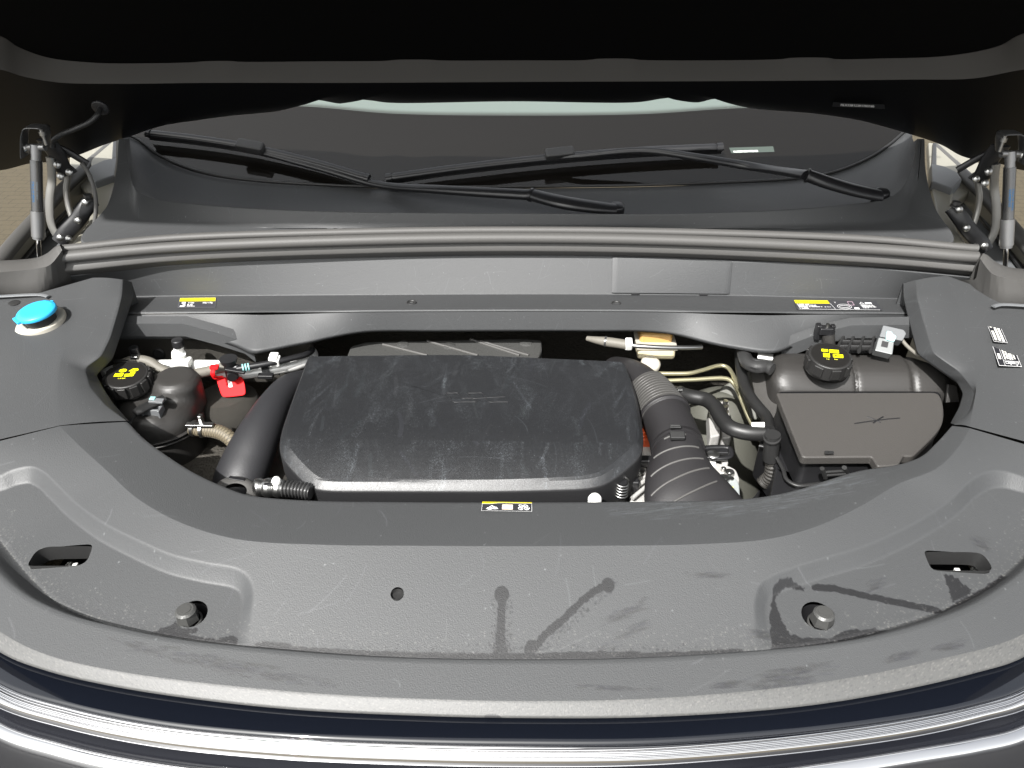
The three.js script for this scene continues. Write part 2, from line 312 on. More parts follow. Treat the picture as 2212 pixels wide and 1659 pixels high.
// the pigment of the sheet in plan: grain, scuffs, and the wet run marks
const CX = 1.7, CZ = 0.8, CX0 = -0.85, CZ0 = -1.0, CW = 2048, CH = 964;
const cPix = (px, py, y = 0.975) => { const p = P(px, py, y); return [(p.x - CX0) / CX * CW, (p.z - CZ0) / CZ * CH]; };
const coverTex = canvas(CW, CH, g => {
  g.drawImage(scuffs(1024, 1024, 58, 130).image, 0, 0, CW / 2, CH); g.drawImage(scuffs(1024, 1024, 58, 130).image, CW / 2, 0, CW / 2, CH);
  let flat = 0; const path = (a, y) => { g.beginPath(); a.forEach((_, i) => { if (i % 2) return; const [x, z] = cPix(a[i], a[i + 1], y || flat || (a[i + 1] > 1394 ? 0.9625 : 0.974)); i ? g.lineTo(x, z) : g.moveTo(x, z); }); };
  const jag = (a, amp, y) => { const o = []; for (let i = 0; i < a.length - 2; i += 2) for (let k = 0; k < 8; k++) { const t = k / 8; o.push(a[i] + (a[i + 2] - a[i]) * t + (rnd() - 0.5) * amp, a[i + 1] + (a[i + 3] - a[i + 1]) * t + (rnd() - 0.5) * amp); } o.push(a[a.length - 2], a[a.length - 1]); path(o, y); };
  const wet = 'rgb(17,17,19)'; g.fillStyle = wet; g.strokeStyle = wet; g.lineCap = g.lineJoin = 'round';
  const streak = (a, w, j = 5) => { for (let s = 0; s < 5; s++) { g.lineWidth = w * (0.7 + rnd() * 0.6); jag(a, j); g.stroke(); } };
  const fill = (a, j = 5) => { jag(a.concat(a[0], a[1]), j); g.fill(); };
  const dot = (x, y, r) => { const [cx, cz] = cPix(x, y); g.beginPath(); g.ellipse(cx, cz, r, r * 1.15, 0, 0, 7); g.fill(); };
  dot(1084, 1297, 9);
  fill([1076,1302, 1092,1302, 1091,1350, 1093,1385, 1097,1413, 1064,1413, 1068,1388, 1075,1345], 4);
  streak([1316,1282, 1296,1288, 1262,1304, 1230,1330, 1195,1355, 1172,1370, 1150,1395, 1138,1410], 5.5, 8); dot(1312, 1281, 8);
  streak([600,1403, 680,1409, 760,1413, 860,1418, 1000,1421, 1110,1421, 1250,1419], 7, 4); streak([1000,1423, 1300,1422, 1480,1414, 1600,1407], 5, 4); streak([1250,1418, 1380,1416], 6, 6);
  streak([560,1400, 620,1403], 10, 5);
  flat = 0.964; fill([322,1368, 352,1356, 372,1352, 380,1345, 396,1360, 428,1358, 425,1366, 405,1368, 430,1376, 470,1380, 500,1374, 512,1376, 514,1396, 440,1388, 380,1376], 5);
  // recess by the other hinge: pooled water and trails
  flat = 0.964;
  fill([1664,1290, 1680,1276, 1702,1272, 1735,1282, 1733,1288, 1700,1283, 1680,1292, 1672,1306, 1676,1322, 1690,1352, 1706,1371, 1740,1378, 1790,1377, 1830,1362, 1890,1357, 1925,1361, 1850,1371, 1920,1364, 1965,1351, 2010,1338, 2060,1306, 2068,1296, 2085,1290, 2120,1270, 2165,1240, 2175,1252, 2110,1292, 2040,1326, 1960,1354, 1850,1384, 1700,1403, 1666,1402, 1662,1340], 5);
  streak([1757,1281, 1800,1282, 1856,1292, 1920,1302, 1990,1312, 2030,1318], 7, 5);
  fill([2036,1246, 2056,1247, 2098,1272, 2096,1282, 2076,1290, 2060,1300, 2050,1278], 5);
  flat = 0; g.globalAlpha = 0.45;
  const smear = (x, y, w, h, a, n) => { for (let i = 0; i < n; i++) { const u = (rnd() + rnd() - 1) * w, v = (rnd() - 0.5) * h; const [x1, z1] = cPix(x + u, y + v + u * a), [x2, z2] = cPix(x + u + 8 + rnd() * 26, y + v + u * a + (8 + rnd() * 20) * a); g.lineWidth = 1 + rnd() * 2.2; g.strokeStyle = `rgba(34,34,36,${0.2 + rnd() * 0.4})`; g.beginPath(); g.moveTo(x1, z1); g.lineTo(x2, z2); g.stroke(); } };
  smear(1690, 1465, 100, 34, -0.16, 170); smear(1560, 1481, 34, 10, -0.12, 40); smear(1320, 1488, 90, 8, 0.04, 46); smear(1940, 1422, 40, 12, -0.3, 36); smear(2040, 1400, 36, 14, -0.3, 26);
  smear(1340, 1330, 50, 16, -0.35, 60); smear(1360, 1358, 40, 16, -0.35, 40); smear(1300, 1395, 14, 26, -0.3, 26); smear(1510, 1263, 44, 9, 0, 34); smear(1640, 1360, 40, 16, 0, 30); smear(1884, 1260, 16, 18, -0.5, 16);
  smear(450, 1432, 200, 24, 0.18, 150); smear(600, 1465, 160, 18, 0.12, 80); smear(300, 1405, 90, 10, 0.3, 30); smear(2115, 1160, 18, 22, 0.5, 30);
  g.globalAlpha = 1;
  for (let i = 0; i < 900; i++) { // spatter beside the runs
    const k = rnd(), [a, b] = k < 0.3 ? [1084 + (rnd() - 0.5) * 44, 1300 + rnd() * 110] : k < 0.6 ? [1316 - 178 * rnd() + (rnd() - 0.5) * 40, 0] : [560 + rnd() * 1000, 1400 + rnd() * 14 + (rnd() - 0.5) * 10], bb = b || 1284 + (1316 - a) / 178 * 126 + (rnd() - 0.5) * 26, [x, z] = cPix(a, bb, bb > 1394 ? 0.9625 : 0.974);
    g.fillStyle = `rgba(26,26,28,${0.2 + rnd() * 0.4})`; g.beginPath(); g.arc(x, z, 0.4 + rnd() * 1.1, 0, 7); g.fill();
  }
  for (let i = 0; i < 3000; i++) { const k = rnd() * (NU - 1) | 0, q = gC[k].clone().lerp(gB[k], rnd() ** 3 * 0.25), x = (q.x - CX0) / CX * CW, z = (q.z - CZ0) / CZ * CH; g.fillStyle = `rgba(128,126,120,${0.1 + rnd() * 0.3})`; g.fillRect(x, z, 0.8 + rnd() * 1.6, 0.8 + rnd()); }
  // frosty wear along the nose edge and rubbed patches by the opening
  for (let i = 0; i < 300; i++) { const x0 = 1300 + rnd() * 560, y0 = 1085 + (rnd() + rnd()) * 34 - (x0 > 1620 ? (x0 - 1620) * 0.25 : 0), [x, z] = cPix(x0, y0), l = 4 + rnd() * 28; g.strokeStyle = `rgba(120,126,132,${0.05 + rnd() * 0.16})`; g.lineWidth = 0.7 + rnd(); g.beginPath(); g.moveTo(x, z); g.lineTo(x + l, z - l * (0.1 + rnd() * 0.2)); g.stroke(); }
});
const coverMat = std('cover', 1, 0.56, { ior: 1.6, map: coverTex, bumpMap: noiseTex(512, grainFn, 1), bumpScale: 0.00026 });
coverMat.bumpMap.repeat.set(CX / 0.17, CZ / 0.17);
const cover = T('front_cover', 'large grey plastic cover over the nose with water trails, two recesses and slots', 'engine bay cover');
{
  let g = grid(coverRows, false, 'xz');
  const uv = g.attributes.uv, ps = g.attributes.position;
  for (let i = 0; i < uv.count; i++) uv.setXY(i, (ps.getX(i) - CX0) / CX, 1 - (ps.getZ(i) - CZ0) / CZ);
  // slots, fastener holes
  const slotL = arc(rounded(L(yC, [64,1229, 88,1191, 203,1189, 206,1196, 190,1231, 70,1232]), [0.01, 0.016, 0.01, 0.006, 0.014, 0.008], 5), 60, true);
  const slotR = arc(rounded(L(yC, [1990,1206, 1996,1202, 2102,1203, 2120,1208, 2139,1236, 2132,1243, 2020,1242, 2006,1238]), [0.006, 0.006, 0.01, 0.01, 0.01, 0.008, 0.012, 0.01], 5), 60, true);
  const holes = [[418, 1334, 0.0155], [1764, 1338, 0.0165]].map(([x, y, r]) => { const c = P(x, y, yC); return Array.from({ length: 28 }, (_, k) => V(c.x + Math.cos(k / 14 * Math.PI) * r, yC, c.z + Math.sin(k / 14 * Math.PI) * r * 0.95)); });
  const plugY = heightAt(858, 1283);
  const pc = P(858, 1283, plugY); holes.push(Array.from({ length: 24 }, (_, k) => V(pc.x + Math.cos(k / 12 * Math.PI) * 0.0068, yC, pc.z + Math.sin(k / 12 * Math.PI) * 0.0068)));
  const ev = new Evaluator(); ev.attributes = ['position', 'uv', 'normal']; ev.useGroups = false;
  let a = new Brush(g); a.updateMatrixWorld();
  for (const o of [slotL, slotR, ...holes]) {
    const sh = new THREE.Shape(o.map(p => new THREE.Vector2(p.x, -p.z))), bg = new THREE.ExtrudeGeometry(sh, { depth: 0.09, bevelEnabled: false }).rotateX(-Math.PI / 2).translate(0, yC - 0.03, 0);
    const b = new Brush(bg); b.updateMatrixWorld(); a = ev.evaluate(a, b, HOLLOW_SUBTRACTION); a.updateMatrixWorld();
  }
  part(cover, 'moulded_sheet', plain(a.geometry), coverMat);
  const yS = [heightAt(132, 1180) , heightAt(2062, 1190)];
  const wall = (o, d, y = 0, draft = 0.93) => { const c = o.reduce((s, p) => s.add(p), V()).multiplyScalar(1 / o.length); return grid([0.0015, 0, -d * 0.5, -d].map((h, k) => o.map(p => V(c.x + (p.x - c.x) * [1.006, 1, (1 + draft) / 2, draft][k], y + [0, -0.001, 0, 0][k] + h * (k ? 1 : 0), c.z + (p.z - c.z) * [1.006, 1, (1 + draft) / 2, draft][k]))), true); };
  part(cover, 'slot_wall', wall(slotL, 0.019, yS[0]), M.smooth); part(cover, 'slot_wall', wall(slotR, 0.019, yS[1]), M.smooth);
  part(cover, 'hole_wall', wall(holes[0], 0.03, yC + 0.004), M.black); part(cover, 'hole_wall', wall(holes[1], 0.03, yC + 0.004), M.black);
  part(cover, 'plug', wall(holes[2].map(p => V(p.x, plugY, p.z)), 0.004, plugY).index ? join([wall(holes[2].map(p => V(p.x, plugY, p.z)), 0.005, plugY), at(new THREE.CylinderGeometry(0.0066, 0.0066, 0.002, 24), V(pc.x, plugY - 0.005, pc.z))]) : null, M.smooth);
  { // rolled nose edge, with its own print of rubbed grain
    const rows = [off(gD, 0, 0.0003, -0.002)]; for (let k = 0; k <= 6; k++) { const t = k / 6, r = mixRows(gD, gE, t); r.forEach((p, i) => { p.y = gD[i].y + (gE[i].y - gD[i].y) * t ** 1.15; }); rows.push(r); } rows.push(off(gE, 0, -0.003, -0.002), off(gE, 0, -0.004, -0.014));
    const wear = canvas(2048, 64, (c, w, h) => { c.fillStyle = 'rgb(70,70,69)'; c.fillRect(0, 0, w, h); for (let i = 0; i < 9000; i++) { const v = rnd() ** 0.6; c.fillStyle = rnd() < 0.62 ? `rgba(40,40,42,${0.1 + rnd() * 0.35})` : 'rgba(105,104,101,.35)'; if (rnd() < 0.15 + 0.85 * v) c.fillRect(rnd() * w, h * (1 - v * 0.98), 0.8 + rnd() * 2.4, 0.8 + rnd() * 1.4); } c.fillStyle = 'rgba(36,36,38,.8)'; c.beginPath(); c.ellipse(1000, 34, 10, 8, 0.3, 0, 7); c.fill(); });
    const eg = grid(rows), u = eg.attributes.uv, L1 = u.getX(NU - 1), vm = u.getY(u.count - 1); for (let i = 0; i < u.count; i++) u.setXY(i, u.getX(i) / L1, 1 - u.getY(i) / vm);
    const em = std('noseedge', 1, 0.52, { ior: 1.65, map: wear, bumpMap: noiseTex(512, grainFn, 1), bumpScale: 0.00016 }); em.bumpMap.repeat.set(9, 0.15); em.roughness = 0.56;
    part(cover, 'nose_edge', eg, em);
  }
  // yellow-headed label by the opening
  const lt = canvas(512, 128, (c, w, h) => {
    c.fillStyle = '#2a2a2c'; c.fillRect(0, 0, w, h); c.fillStyle = '#f6e400'; c.fillRect(0, 0, w, 40); c.strokeStyle = '#cfcfcf'; c.lineWidth = 4; c.strokeRect(2, 40, w - 4, h - 42);
    c.strokeStyle = '#f4f4f4'; c.lineWidth = 7;
    c.beginPath(); c.moveTo(52, 100); c.lineTo(100, 62); c.lineTo(160, 98); c.closePath(); c.stroke(); c.beginPath(); c.ellipse(82, 96, 26, 12, 0, 0, 7); c.stroke(); c.beginPath(); c.ellipse(136, 92, 20, 10, 0, 0, 7); c.stroke();
    c.fillStyle = '#f3e2cd'; c.fillRect(208, 60, 108, 46); c.strokeStyle = '#a88'; c.lineWidth = 3; c.beginPath(); c.moveTo(212, 96); c.lineTo(260, 70); c.lineTo(310, 100); c.stroke();
    c.strokeStyle = '#f4f4f4'; c.lineWidth = 6; for (const [x, y] of [[400, 70], [448, 70], [394, 96], [452, 96]]) { c.beginPath(); c.ellipse(x, y, 22, 9, 0.3, 0, 7); c.stroke(); } c.fillStyle = '#fff'; c.fillRect(478, 84, 8, 14);
  });
  const sheetY = (x, z) => { let y = 0, b = 1e9; for (const r of coverRows.slice(2, 17)) for (let i = 240; i < 480; i++) { const d = (r[i].x - x) ** 2 + (r[i].z - z) ** 2; if (d < b) { b = d; y = r[i].y; } } return y; };
  const lp0 = P(1040, 1114, 0.982), lp1 = P(1149, 1091, 0.977), lg = grid([0, 1, 2, 3, 4].map(j => [0, 1, 2, 3, 4, 5, 6].map(i => { const x = lp0.x + (lp1.x - lp0.x) * i / 6, z = lp0.z + (lp1.z - lp0.z) * j / 4; return V(x, sheetY(x, z) + 0.0014, z); })));
  { const u = lg.attributes.uv; for (let i = 0; i < 35; i++) u.setXY(i, (i % 7) / 6, Math.floor(i / 7) / 4); }
  part(cover, 'warning_label', lg, print(lt), 'black label with a yellow strip and three white icons');
}
base(cover);
// ---------------------------------------------------------------- bump stops: hex heads standing in the two recesses
function makeBolt() {
  const t = T('hex_bump_stop', '', 'bump stop', 'hex bump stops in the recesses of the front cover');
  const hex = new THREE.CylinderGeometry(0.0105, 0.0118, 0.012, 6, 1).translate(0, 0.008, 0);
  part(t, 'hex_head', toCreasedNormals(join([hex, new THREE.CylinderGeometry(0.0082, 0.0104, 0.0022, 24).translate(0, 0.0150, 0), new THREE.CylinderGeometry(0.0058, 0.0058, 0.0008, 20).translate(0, 0.0163, 0)]), 0.5), M.bolt);
  part(t, 'washer_ring', lathe([[0.0118, 0.0005], [0.0135, 0], [0.0138, -0.003], [0.012, -0.004]], 24), M.bolt);
  part(t, 'shank', new THREE.CylinderGeometry(0.007, 0.007, 0.04, 16).translate(0, -0.018, 0), M.black);
  return t;
}

{
  const b = makeBolt(), p = P(408, 1340, yC); b.position.set(p.x, yC + 0.001, p.z); b.rotation.y = 0.4; b.userData.label = 'hex bump stop in the recess nearer the blue filler cap';
  const c = b.clone(); c.name = numbered('hex_bump_stop'); c.userData = { ...b.userData, label: 'hex bump stop beside pooled water in the recess with wet trails' };
  const q = P(1773, 1346, yC); c.position.set(q.x, yC + 0.001, q.z); c.rotation.y = 0.15; scene.add(c);
}
// ---------------------------------------------------------------- side covers
function sideCover(name, label, O, Mid, Bend, Top, Low, s) {
  const n = 160, t = T(name, label, 'side cover', 'side covers flanking the engine bay');
  const [o, m, b] = [O, Mid, Bend].map(a => arc(Q(a), n)), i = arc(rounded(Q(Top), 0.007, 5, false), n), low = arc(rounded(Q(Low), 0.007, 5, false), n);
  const rows = [o, m, b]; for (let k = 1; k <= 14; k++) { const u = k / 14, r = mixRows(b, i, u); r.forEach((p, j) => { p.y += 0.0015 * Math.sin(u * Math.PI); }); rows.push(r); }
  const f = mixRows(i, low, 0.1).map(p => V(p.x, p.y + 0.0008, p.z)), f2 = low, f3 = low.map(p => V(p.x - s * 0.005, p.y - 0.005, p.z)), f4 = low.map(p => V(p.x - s * 0.05, p.y - 0.035, p.z));
  rows.push(f, mixRows(f, f2, 0.3), mixRows(f, f2, 0.6), mixRows(f, f2, 0.9), f2, f3, f4);
  const all = []; rows.forEach((r, k) => { if (k === 1 || k === 2) for (let q = 1; q < 12; q++) all.push(mixRows(rows[k - 1], r, q / 12)); all.push(r); });
  part(t, 'moulded_sheet', grid(all, false, 'xz'), M.trim);
  // rear edge, turned down
  const e = all.map(r => r[0]), e2 = e.map(p => V(p.x, p.y - 0.05, p.z - 0.002));
  part(t, 'rear_edge', grid([e, e2]), M.trim);
  return t;
}
const coverL = sideCover('side_cover', 'grey plastic side cover holding the blue filler cap', [[-230, 640, 1.035], [-230, 760, 1.02], [-230, 880, 1.01], [-200, 990, 1.0]], [[60, 640, 1.034], [40, 740, 1.022], [20, 850, 1.008], [0, 949, 1.0]],
  [[200, 600, 1.046], [170, 645, 1.035], [140, 735, 1.02], [122, 830, 1.008], [130, 919, 1.0]],
  [[264, 604, 1.043], [262, 640, 1.036], [255, 672, 1.028], [238, 730, 1.015], [218, 770, 1.006], [182, 796, 1.001], [192, 836, 0.998], [226, 876, 0.994], [272, 909, 0.9905]],
  [[284, 609, 1.03], [289, 640, 1.018], [278, 673, 1.008], [257, 735, 0.994], [243, 776, 0.986], [208, 810, 0.982], [222, 836, 0.98], [245, 872, 0.978], [280, 911, 0.976]], 1);
const coverR = sideCover('side_cover', 'grey plastic side cover carrying two black data labels', [[2440, 640, 1.035], [2440, 760, 1.02], [2440, 880, 1.01], [2420, 1000, 1.0]], [[2170, 640, 1.034], [2185, 740, 1.022], [2200, 850, 1.008], [2212, 953, 1.0]],
  [[2046, 596, 1.046], [2066, 645, 1.035], [2090, 720, 1.02], [2110, 800, 1.008], [2096, 922, 1.0]],
  [[1980, 605, 1.043], [1982, 640, 1.036], [1994, 687, 1.024], [2018, 764, 1.007], [2074, 804, 1.001], [2106, 848, 0.998], [2094, 888, 0.994], [2062, 918, 0.9905]],
  [[1950, 613, 1.03], [1950, 640, 1.02], [1957, 672, 1.01], [1981, 764, 0.99], [2066, 824, 0.982], [2080, 850, 0.98], [2071, 880, 0.978], [2053, 914, 0.976]], -1);
{ // data labels
  const block = (w, h, fn) => canvas(w, h, (c) => { c.fillStyle = '#26262a'; c.fillRect(0, 0, w, h); c.strokeStyle = '#d8d8d8'; c.lineWidth = 6; c.strokeRect(6, 6, w - 12, h - 12); fn(c); });
  const bars = (c, a) => { c.fillStyle = '#f3f2ea'; a.forEach(([x, y, w, h]) => { for (let k = 0; k < h; k += 9) { c.fillRect(x, y + k, w * (0.88 + rnd() * 0.12), 7); } }); };
  const l1 = block(256, 512, c => bars(c, [[34, 40, 48, 190], [104, 34, 48, 150], [170, 44, 48, 140], [34, 300, 48, 175], [104, 214, 48, 270], [170, 214, 48, 275]]));
  const l2 = block(320, 300, c => { c.strokeStyle = '#e8e8e8'; c.lineWidth = 4; c.beginPath(); c.moveTo(90, 6); c.lineTo(90, 294); c.moveTo(90, 222); c.lineTo(314, 222); c.stroke(); bars(c, [[30, 120, 40, 80], [114, 40, 24, 160], [150, 70, 24, 120], [184, 110, 24, 90], [214, 40, 24, 160], [252, 100, 22, 90]]); c.strokeStyle = '#ddd'; c.lineWidth = 6; c.strokeRect(112, 234, 180, 24); c.fillStyle = '#eee'; c.fillRect(150, 238, 90, 16); c.fillRect(170, 268, 16, 8); c.fillRect(250, 272, 22, 8); });
  const lab = (a, y, tex, tx) => part(coverR, 'data_label', quad(...a.map(([x, v]) => P(x, v, y))), print(tex), tx);
  lab([[2124, 681], [2152, 684], [2177, 741], [2147, 738]], 1.0252, l1, 'black label with rows of white print');
  lab([[2143, 746], [2190, 750], [2208, 793], [2158, 790]], 1.0185, l2, 'black label with white print and a dividing line');
}
{ const p = P(31, 654, 1.033); part(coverL, 'plug', at(lathe([[0, 0.0012], [0.007, 0.001], [0.0085, 0]], 20), p, V(0.05, 1, 0)), M.smooth); }
base(coverL); base(coverR);
{ // screen wash filler
  const t = T('washer_filler', 'bright blue washer filler cap on a black neck in a cream collar', 'washer filler'), p = P(85, 691, 1.0285), n = V(-0.1, 1, 0.06);
  part(t, 'collar', at(lathe([[0.0365, -0.01], [0.0365, -0.001], [0.0358, 0.0004], [0.034, 0.0008], [0.022, 0.0035], [0.021, -0.002]], 56), p, n), M.cream);
  const c = P(81, 678, 1.043);
  part(t, 'neck', at(cyl(0.0215, 0.0215, 0.016), c.clone().addScaledVector(n, -0.016), n), M.black);
  const cap = part(t, 'cap', at(lathe([[0, 0.0092], [0.018, 0.0092], [0.0225, 0.0086], [0.0235, 0.0075], [0.0262, 0.0066], [0.0278, 0.0048], [0.0278, 0.001], [0.026, 0], [0, 0]], 56), c, n), M.blue);
  const tab = (a, w, l) => { const g = box(w, 0.005, l, 0.0015); g.translate(0, 0.003, 0.027); g.rotateY(a); return at(g, c, n); };
  part(cap, 'pull_tab', tab(-0.75, 0.02, 0.008), M.blue); part(cap, 'hinge_lug', tab(2.75, 0.006, 0.006), M.blue); part(cap, 'hinge_lug', tab(3.2, 0.006, 0.006), M.blue);
  base(t);
}
// ---------------------------------------------------------------- nose trim below the cover
{
  const t = T('grille_trim', 'glossy black nose strip with polished chrome bars across the car front', 'grille');
  const F0 = arc(off(rowE, 0, -0.005, -0.006), 200), gF = arc(L(0.9605, [-300,1165, -140,1355, 0,1474, 150,1524, 350,1564, 600,1589, 850,1601, 1106,1606, 1406,1604, 1706,1581, 1956,1549, 2106,1519, 2212,1484, 2370,1355, 2520,1165]), 200);
  const r = [F0]; for (let k = 1; k <= 10; k++) { const u = k / 10, q = mixRows(F0, gF, u); q.forEach(p => { p.y += 0.0015 * Math.sin(u * Math.PI); }); r.push(q); } r.push(off(gF, 0, -0.003, 0.001), off(gF, 0, -0.03, -0.002));
  part(t, 'black_strip', grid(r), M.gloss);
  const bar = (row, y, rx, ry, up) => tube(L(y, row), [rx, ry], { n: 200, m: 28, up });
  const up = V(0, 0.8, 0.6);
  const b1 = [-300,1180, -140,1376, 0,1499, 150,1549, 350,1589, 600,1614, 850,1626, 1106,1631, 1406,1627, 1706,1602, 1956,1568, 2106,1536, 2212,1503, 2370,1368, 2520,1180];
  const c1 = part(t, 'chrome_bar', bar(b1, 0.9425, 0.0105, 0.0126, up), M.chrome);
  for (const [dy, h] of [[-22, 0.9525], [-16, 0.9543], [-10, 0.9553], [-4, 0.9559], [3, 0.9557], [10, 0.955]]) { const a = b1.map((v, i) => i % 2 ? v + dy : v); part(c1, 'ridge', tube(L(h, a), 0.0008, { n: 200, m: 8 }), M.chrome); }
  const b2 = [-300,1266, -140,1460, 0,1578, 125,1620, 250,1650, 450,1680, 700,1700, 1106,1712, 1500,1700, 1776,1664, 1992,1630, 2106,1611, 2212,1583, 2370,1460, 2520,1266], b3 = b2.map((v, i) => i % 2 ? v + 56 : v);
  part(t, 'chrome_bar', bar(b2, 0.915, 0.0085, 0.007, up), M.chrome);
  part(t, 'chrome_bar', bar(b3, 0.888, 0.0085, 0.007, up), M.chrome);
  { const s0 = arc(off(L(0.944, b1), 0, -0.006, 0.002), 200), s1 = arc(off(L(0.915, b2), 0, 0.002, -0.002), 200), s2 = arc(off(L(0.915, b2), 0, -0.008, -0.006), 200), s3 = arc(off(L(0.888, b3), 0, 0, -0.004), 200), s4 = off(s3, 0, -0.2, 0.03); part(t, 'black_recess', grid([s0, mixRows(s0, s1, 0.5).map(p => V(p.x, p.y - 0.002, p.z)), s1, s2, s3, s4]), M.recess); }
  const back = off(gF, 0, -0.01, -0.03), back2 = off(back, 0, -0.75, -0.02);
  part(t, 'grille_shell', grid([gF.map(p => V(p.x, p.y - 0.004, p.z - 0.02)), back, back2]), M.gloss);
  base(t);
}
// ---------------------------------------------------------------- bay tub: dark metal around and below the engine
{
  const t = T('engine_bay_tub', 'dark metal tub of the engine bay seen in the gaps between the parts', 'engine bay');
  part(t, 'floor', box(1.5, 0.02, 0.75, 0.002).translate(0, 0.62, -0.85), M.black);
  part(t, 'bulkhead', box(1.5, 0.4, 0.02, 0.002).translate(0, 0.8, -1.3), M.felt);
  part(t, 'inner_wing', box(0.02, 0.42, 0.8, 0.002).translate(-0.78, 0.8, -0.85), M.felt); part(t, 'inner_wing', box(0.02, 0.42, 0.8, 0.002).translate(0.78, 0.8, -0.85), M.felt);
  part(t, 'radiator_panel', box(1.5, 0.36, 0.02, 0.002).translate(0, 0.74, -0.56), M.black); part(t, 'front_pan', box(1.7, 0.02, 0.3, 0.002).translate(0, 0.9, -0.45), M.black);
  for (const [x, y] of [[154, 1230], [167, 1231], [2063, 1243], [2100, 1240]]) part(t, 'white_stop', box(0.006, 0.02, 0.006, 0.001).translate(...P(x, y, 0.915).toArray()), M.white);
  base(t);
}
// ---------------------------------------------------------------- scuttle cover: face, ledge with labels, lower face
const yFt = 1.042, yFb = 0.986, yLd = 1.001, yLo = 0.964;
{
  const t = T('scuttle_cover', 'long grey plastic panel across the back of the bay with stickers on its ledge', 'engine bay cover');
  const X = [100, 271, 363, 600, 777, 1106, 1350, 1585, 1720, 1883, 1960, 2108, 2140], rowOf = (ys, y) => arc(Q(X.map((x, i) => [x, ys[i], y])), 240);
  const top = rowOf([604, 580, 573, 560, 555, 550, 553, 563, 568, 578, 585, 600, 603], yFt), fb = rowOf([642, 641, 640, 639, 638, 636.5, 637, 639, 642, 644.5, 646, 650, 651], yFb);
  const le = rowOf([676, 674, 673, 671, 670, 668.5, 669, 671.5, 673, 674.5, 676, 680, 681], yLd);
  const LX = [200, 256, 436, 500, 548, 576, 640, 668, 720, 792, 950, 1123, 1300, 1393, 1452, 1541, 1600, 1648, 1680, 1730, 1860, 2000, 2060];
  const LY = [734, 734, 734, 746, 764, 760, 747, 742, 730, 718, 716.5, 716, 716.5, 717, 723, 745, 756, 763, 762, 744, 720, 716, 716];
  const lo = arc(Q(LX.map((x, i) => [x, LY[i], yLo])), 240);
  // resample the three upper rows to lie straight above the lower edge
  const atX = (row, x) => { let i = 0; while (i < row.length - 2 && row[i + 1].x < x) i++; const a = row[i], b = row[i + 1], u = (x - a.x) / (b.x - a.x); return a.clone().lerp(b, u); };
  const xs = Array.from({ length: 240 }, (_, i) => -0.76 + 1.52 * i / 239), tr = r => xs.map(x => atX(r, x));
  const tT = tr(top), tF = tr(fb), tE = tr(le), tL = tr(lo);
  const round = (a, b, c, r) => { const o = []; for (let k = 0; k <= 4; k++) { const u = k / 4; o.push(b.map((p, i) => { const s = p.clone().lerp(a[i], r / p.distanceTo(a[i])), e = p.clone().lerp(c[i], r / p.distanceTo(c[i])); return s.clone().lerp(p, u).lerp(p.clone().lerp(e, u), u); })); } return o; };
  const back = off(tT, 0, -0.002, -0.02), ret = off(tL, 0, -0.004, -0.014);
  part(t, 'upper_face', grid([off(back, 0, -0.02, 0), back, ...round(back, tT, tF, 0.003), mixRows(tT, tF, 0.5), ...round(tT, tF, tE, 0.002)], false, 'arc'), M.trim);
  part(t, 'ledge', grid([...round(tF, mixRows(tF, tE, 0.03), tE, 0.0005), mixRows(tF, tE, 0.5), ...round(tF, tE, tL, 0.003)], false, 'arc'), M.trim);
  const l1 = mixRows(tE, tL, 0.1);
  const lowRows = [l1]; for (let k = 1; k < 8; k++) lowRows.push(mixRows(l1, tL, k / 8)); lowRows.push(tL, off(ret, 0, 0, 0), off(ret, 0, -0.002, -0.05));
  part(t, 'lower_face', grid(lowRows, false, 'arc'), M.trim);
  // stepped lower corners
  const nl = tE[120].clone().sub(tL[120]).cross(V(1, 0, 0)).negate().normalize(); if (nl.z < 0) nl.negate();
  const pl = (d, k) => plane(tL[k].clone().lerp(tE[k], 0.5).addScaledVector(nl, d), nl.clone());
  const corner = (o, i, k) => { const A = L(pl(0.001, k), o), B = L(pl(0.014, k), i); return grid([A, B, B.map(p => p.clone().add(V(0, -0.022, 0.002)))]); };
  part(t, 'corner_step', toCreasedNormals(corner([180,683, 260,683, 404,683, 470,701, 527,718, 560,738], [180,699, 260,699, 394,699, 465,718, 524,737, 548,756], 64), 0.4), M.trim);
  part(t, 'corner_step', toCreasedNormals(corner([2050,684, 1960,684, 1838,686, 1770,702, 1712,722, 1690,735], [2050,702, 1950,702, 1838,703, 1770,720, 1702,746, 1690,752], 176), 0.4), M.trim);
  // service flap in the face
  const nf = V(0, 0.33, 0.94), fx0 = P(1325, 600, 1.02).x, fx1 = P(1582, 600, 1.02).x, fxs = Array.from({ length: 40 }, (_, i) => fx0 + (fx1 - fx0) * i / 39), fAt = (r, d) => fxs.map((x, i) => { const e = i === 0 || i === 39 ? 0.0012 : 0; return atX(r, x).addScaledVector(nf, d - e); });
  const fMid = u => mixRows(tT, tF, u), fRows = [fAt(fMid(0.03), -0.003), fAt(fMid(0.03), 0.002), fAt(fMid(0.05), 0.0035), fAt(fMid(0.5), 0.0035), fAt(fMid(0.93), 0.0035), fAt(fMid(0.955), 0.0022), fAt(fMid(0.955), -0.003)];
  const capRow = (i, sgn) => fRows.slice(1, 6).map(r => r[i]), edge = i => grid([capRow(i), capRow(i).map(p => p.clone().addScaledVector(nf, -0.006))]);
  const flap = part(t, 'service_flap', join([grid(fRows), edge(0), edge(39)]), M.trim);
  for (const u of [0.2, 0.78]) { const p = atX(fMid(0.965), fx0 + (fx1 - fx0) * u); part(flap, 'latch_lug', box(0.013, 0.004, 0.006, 0.0008).translate(p.x, p.y, p.z + 0.001), M.black); }
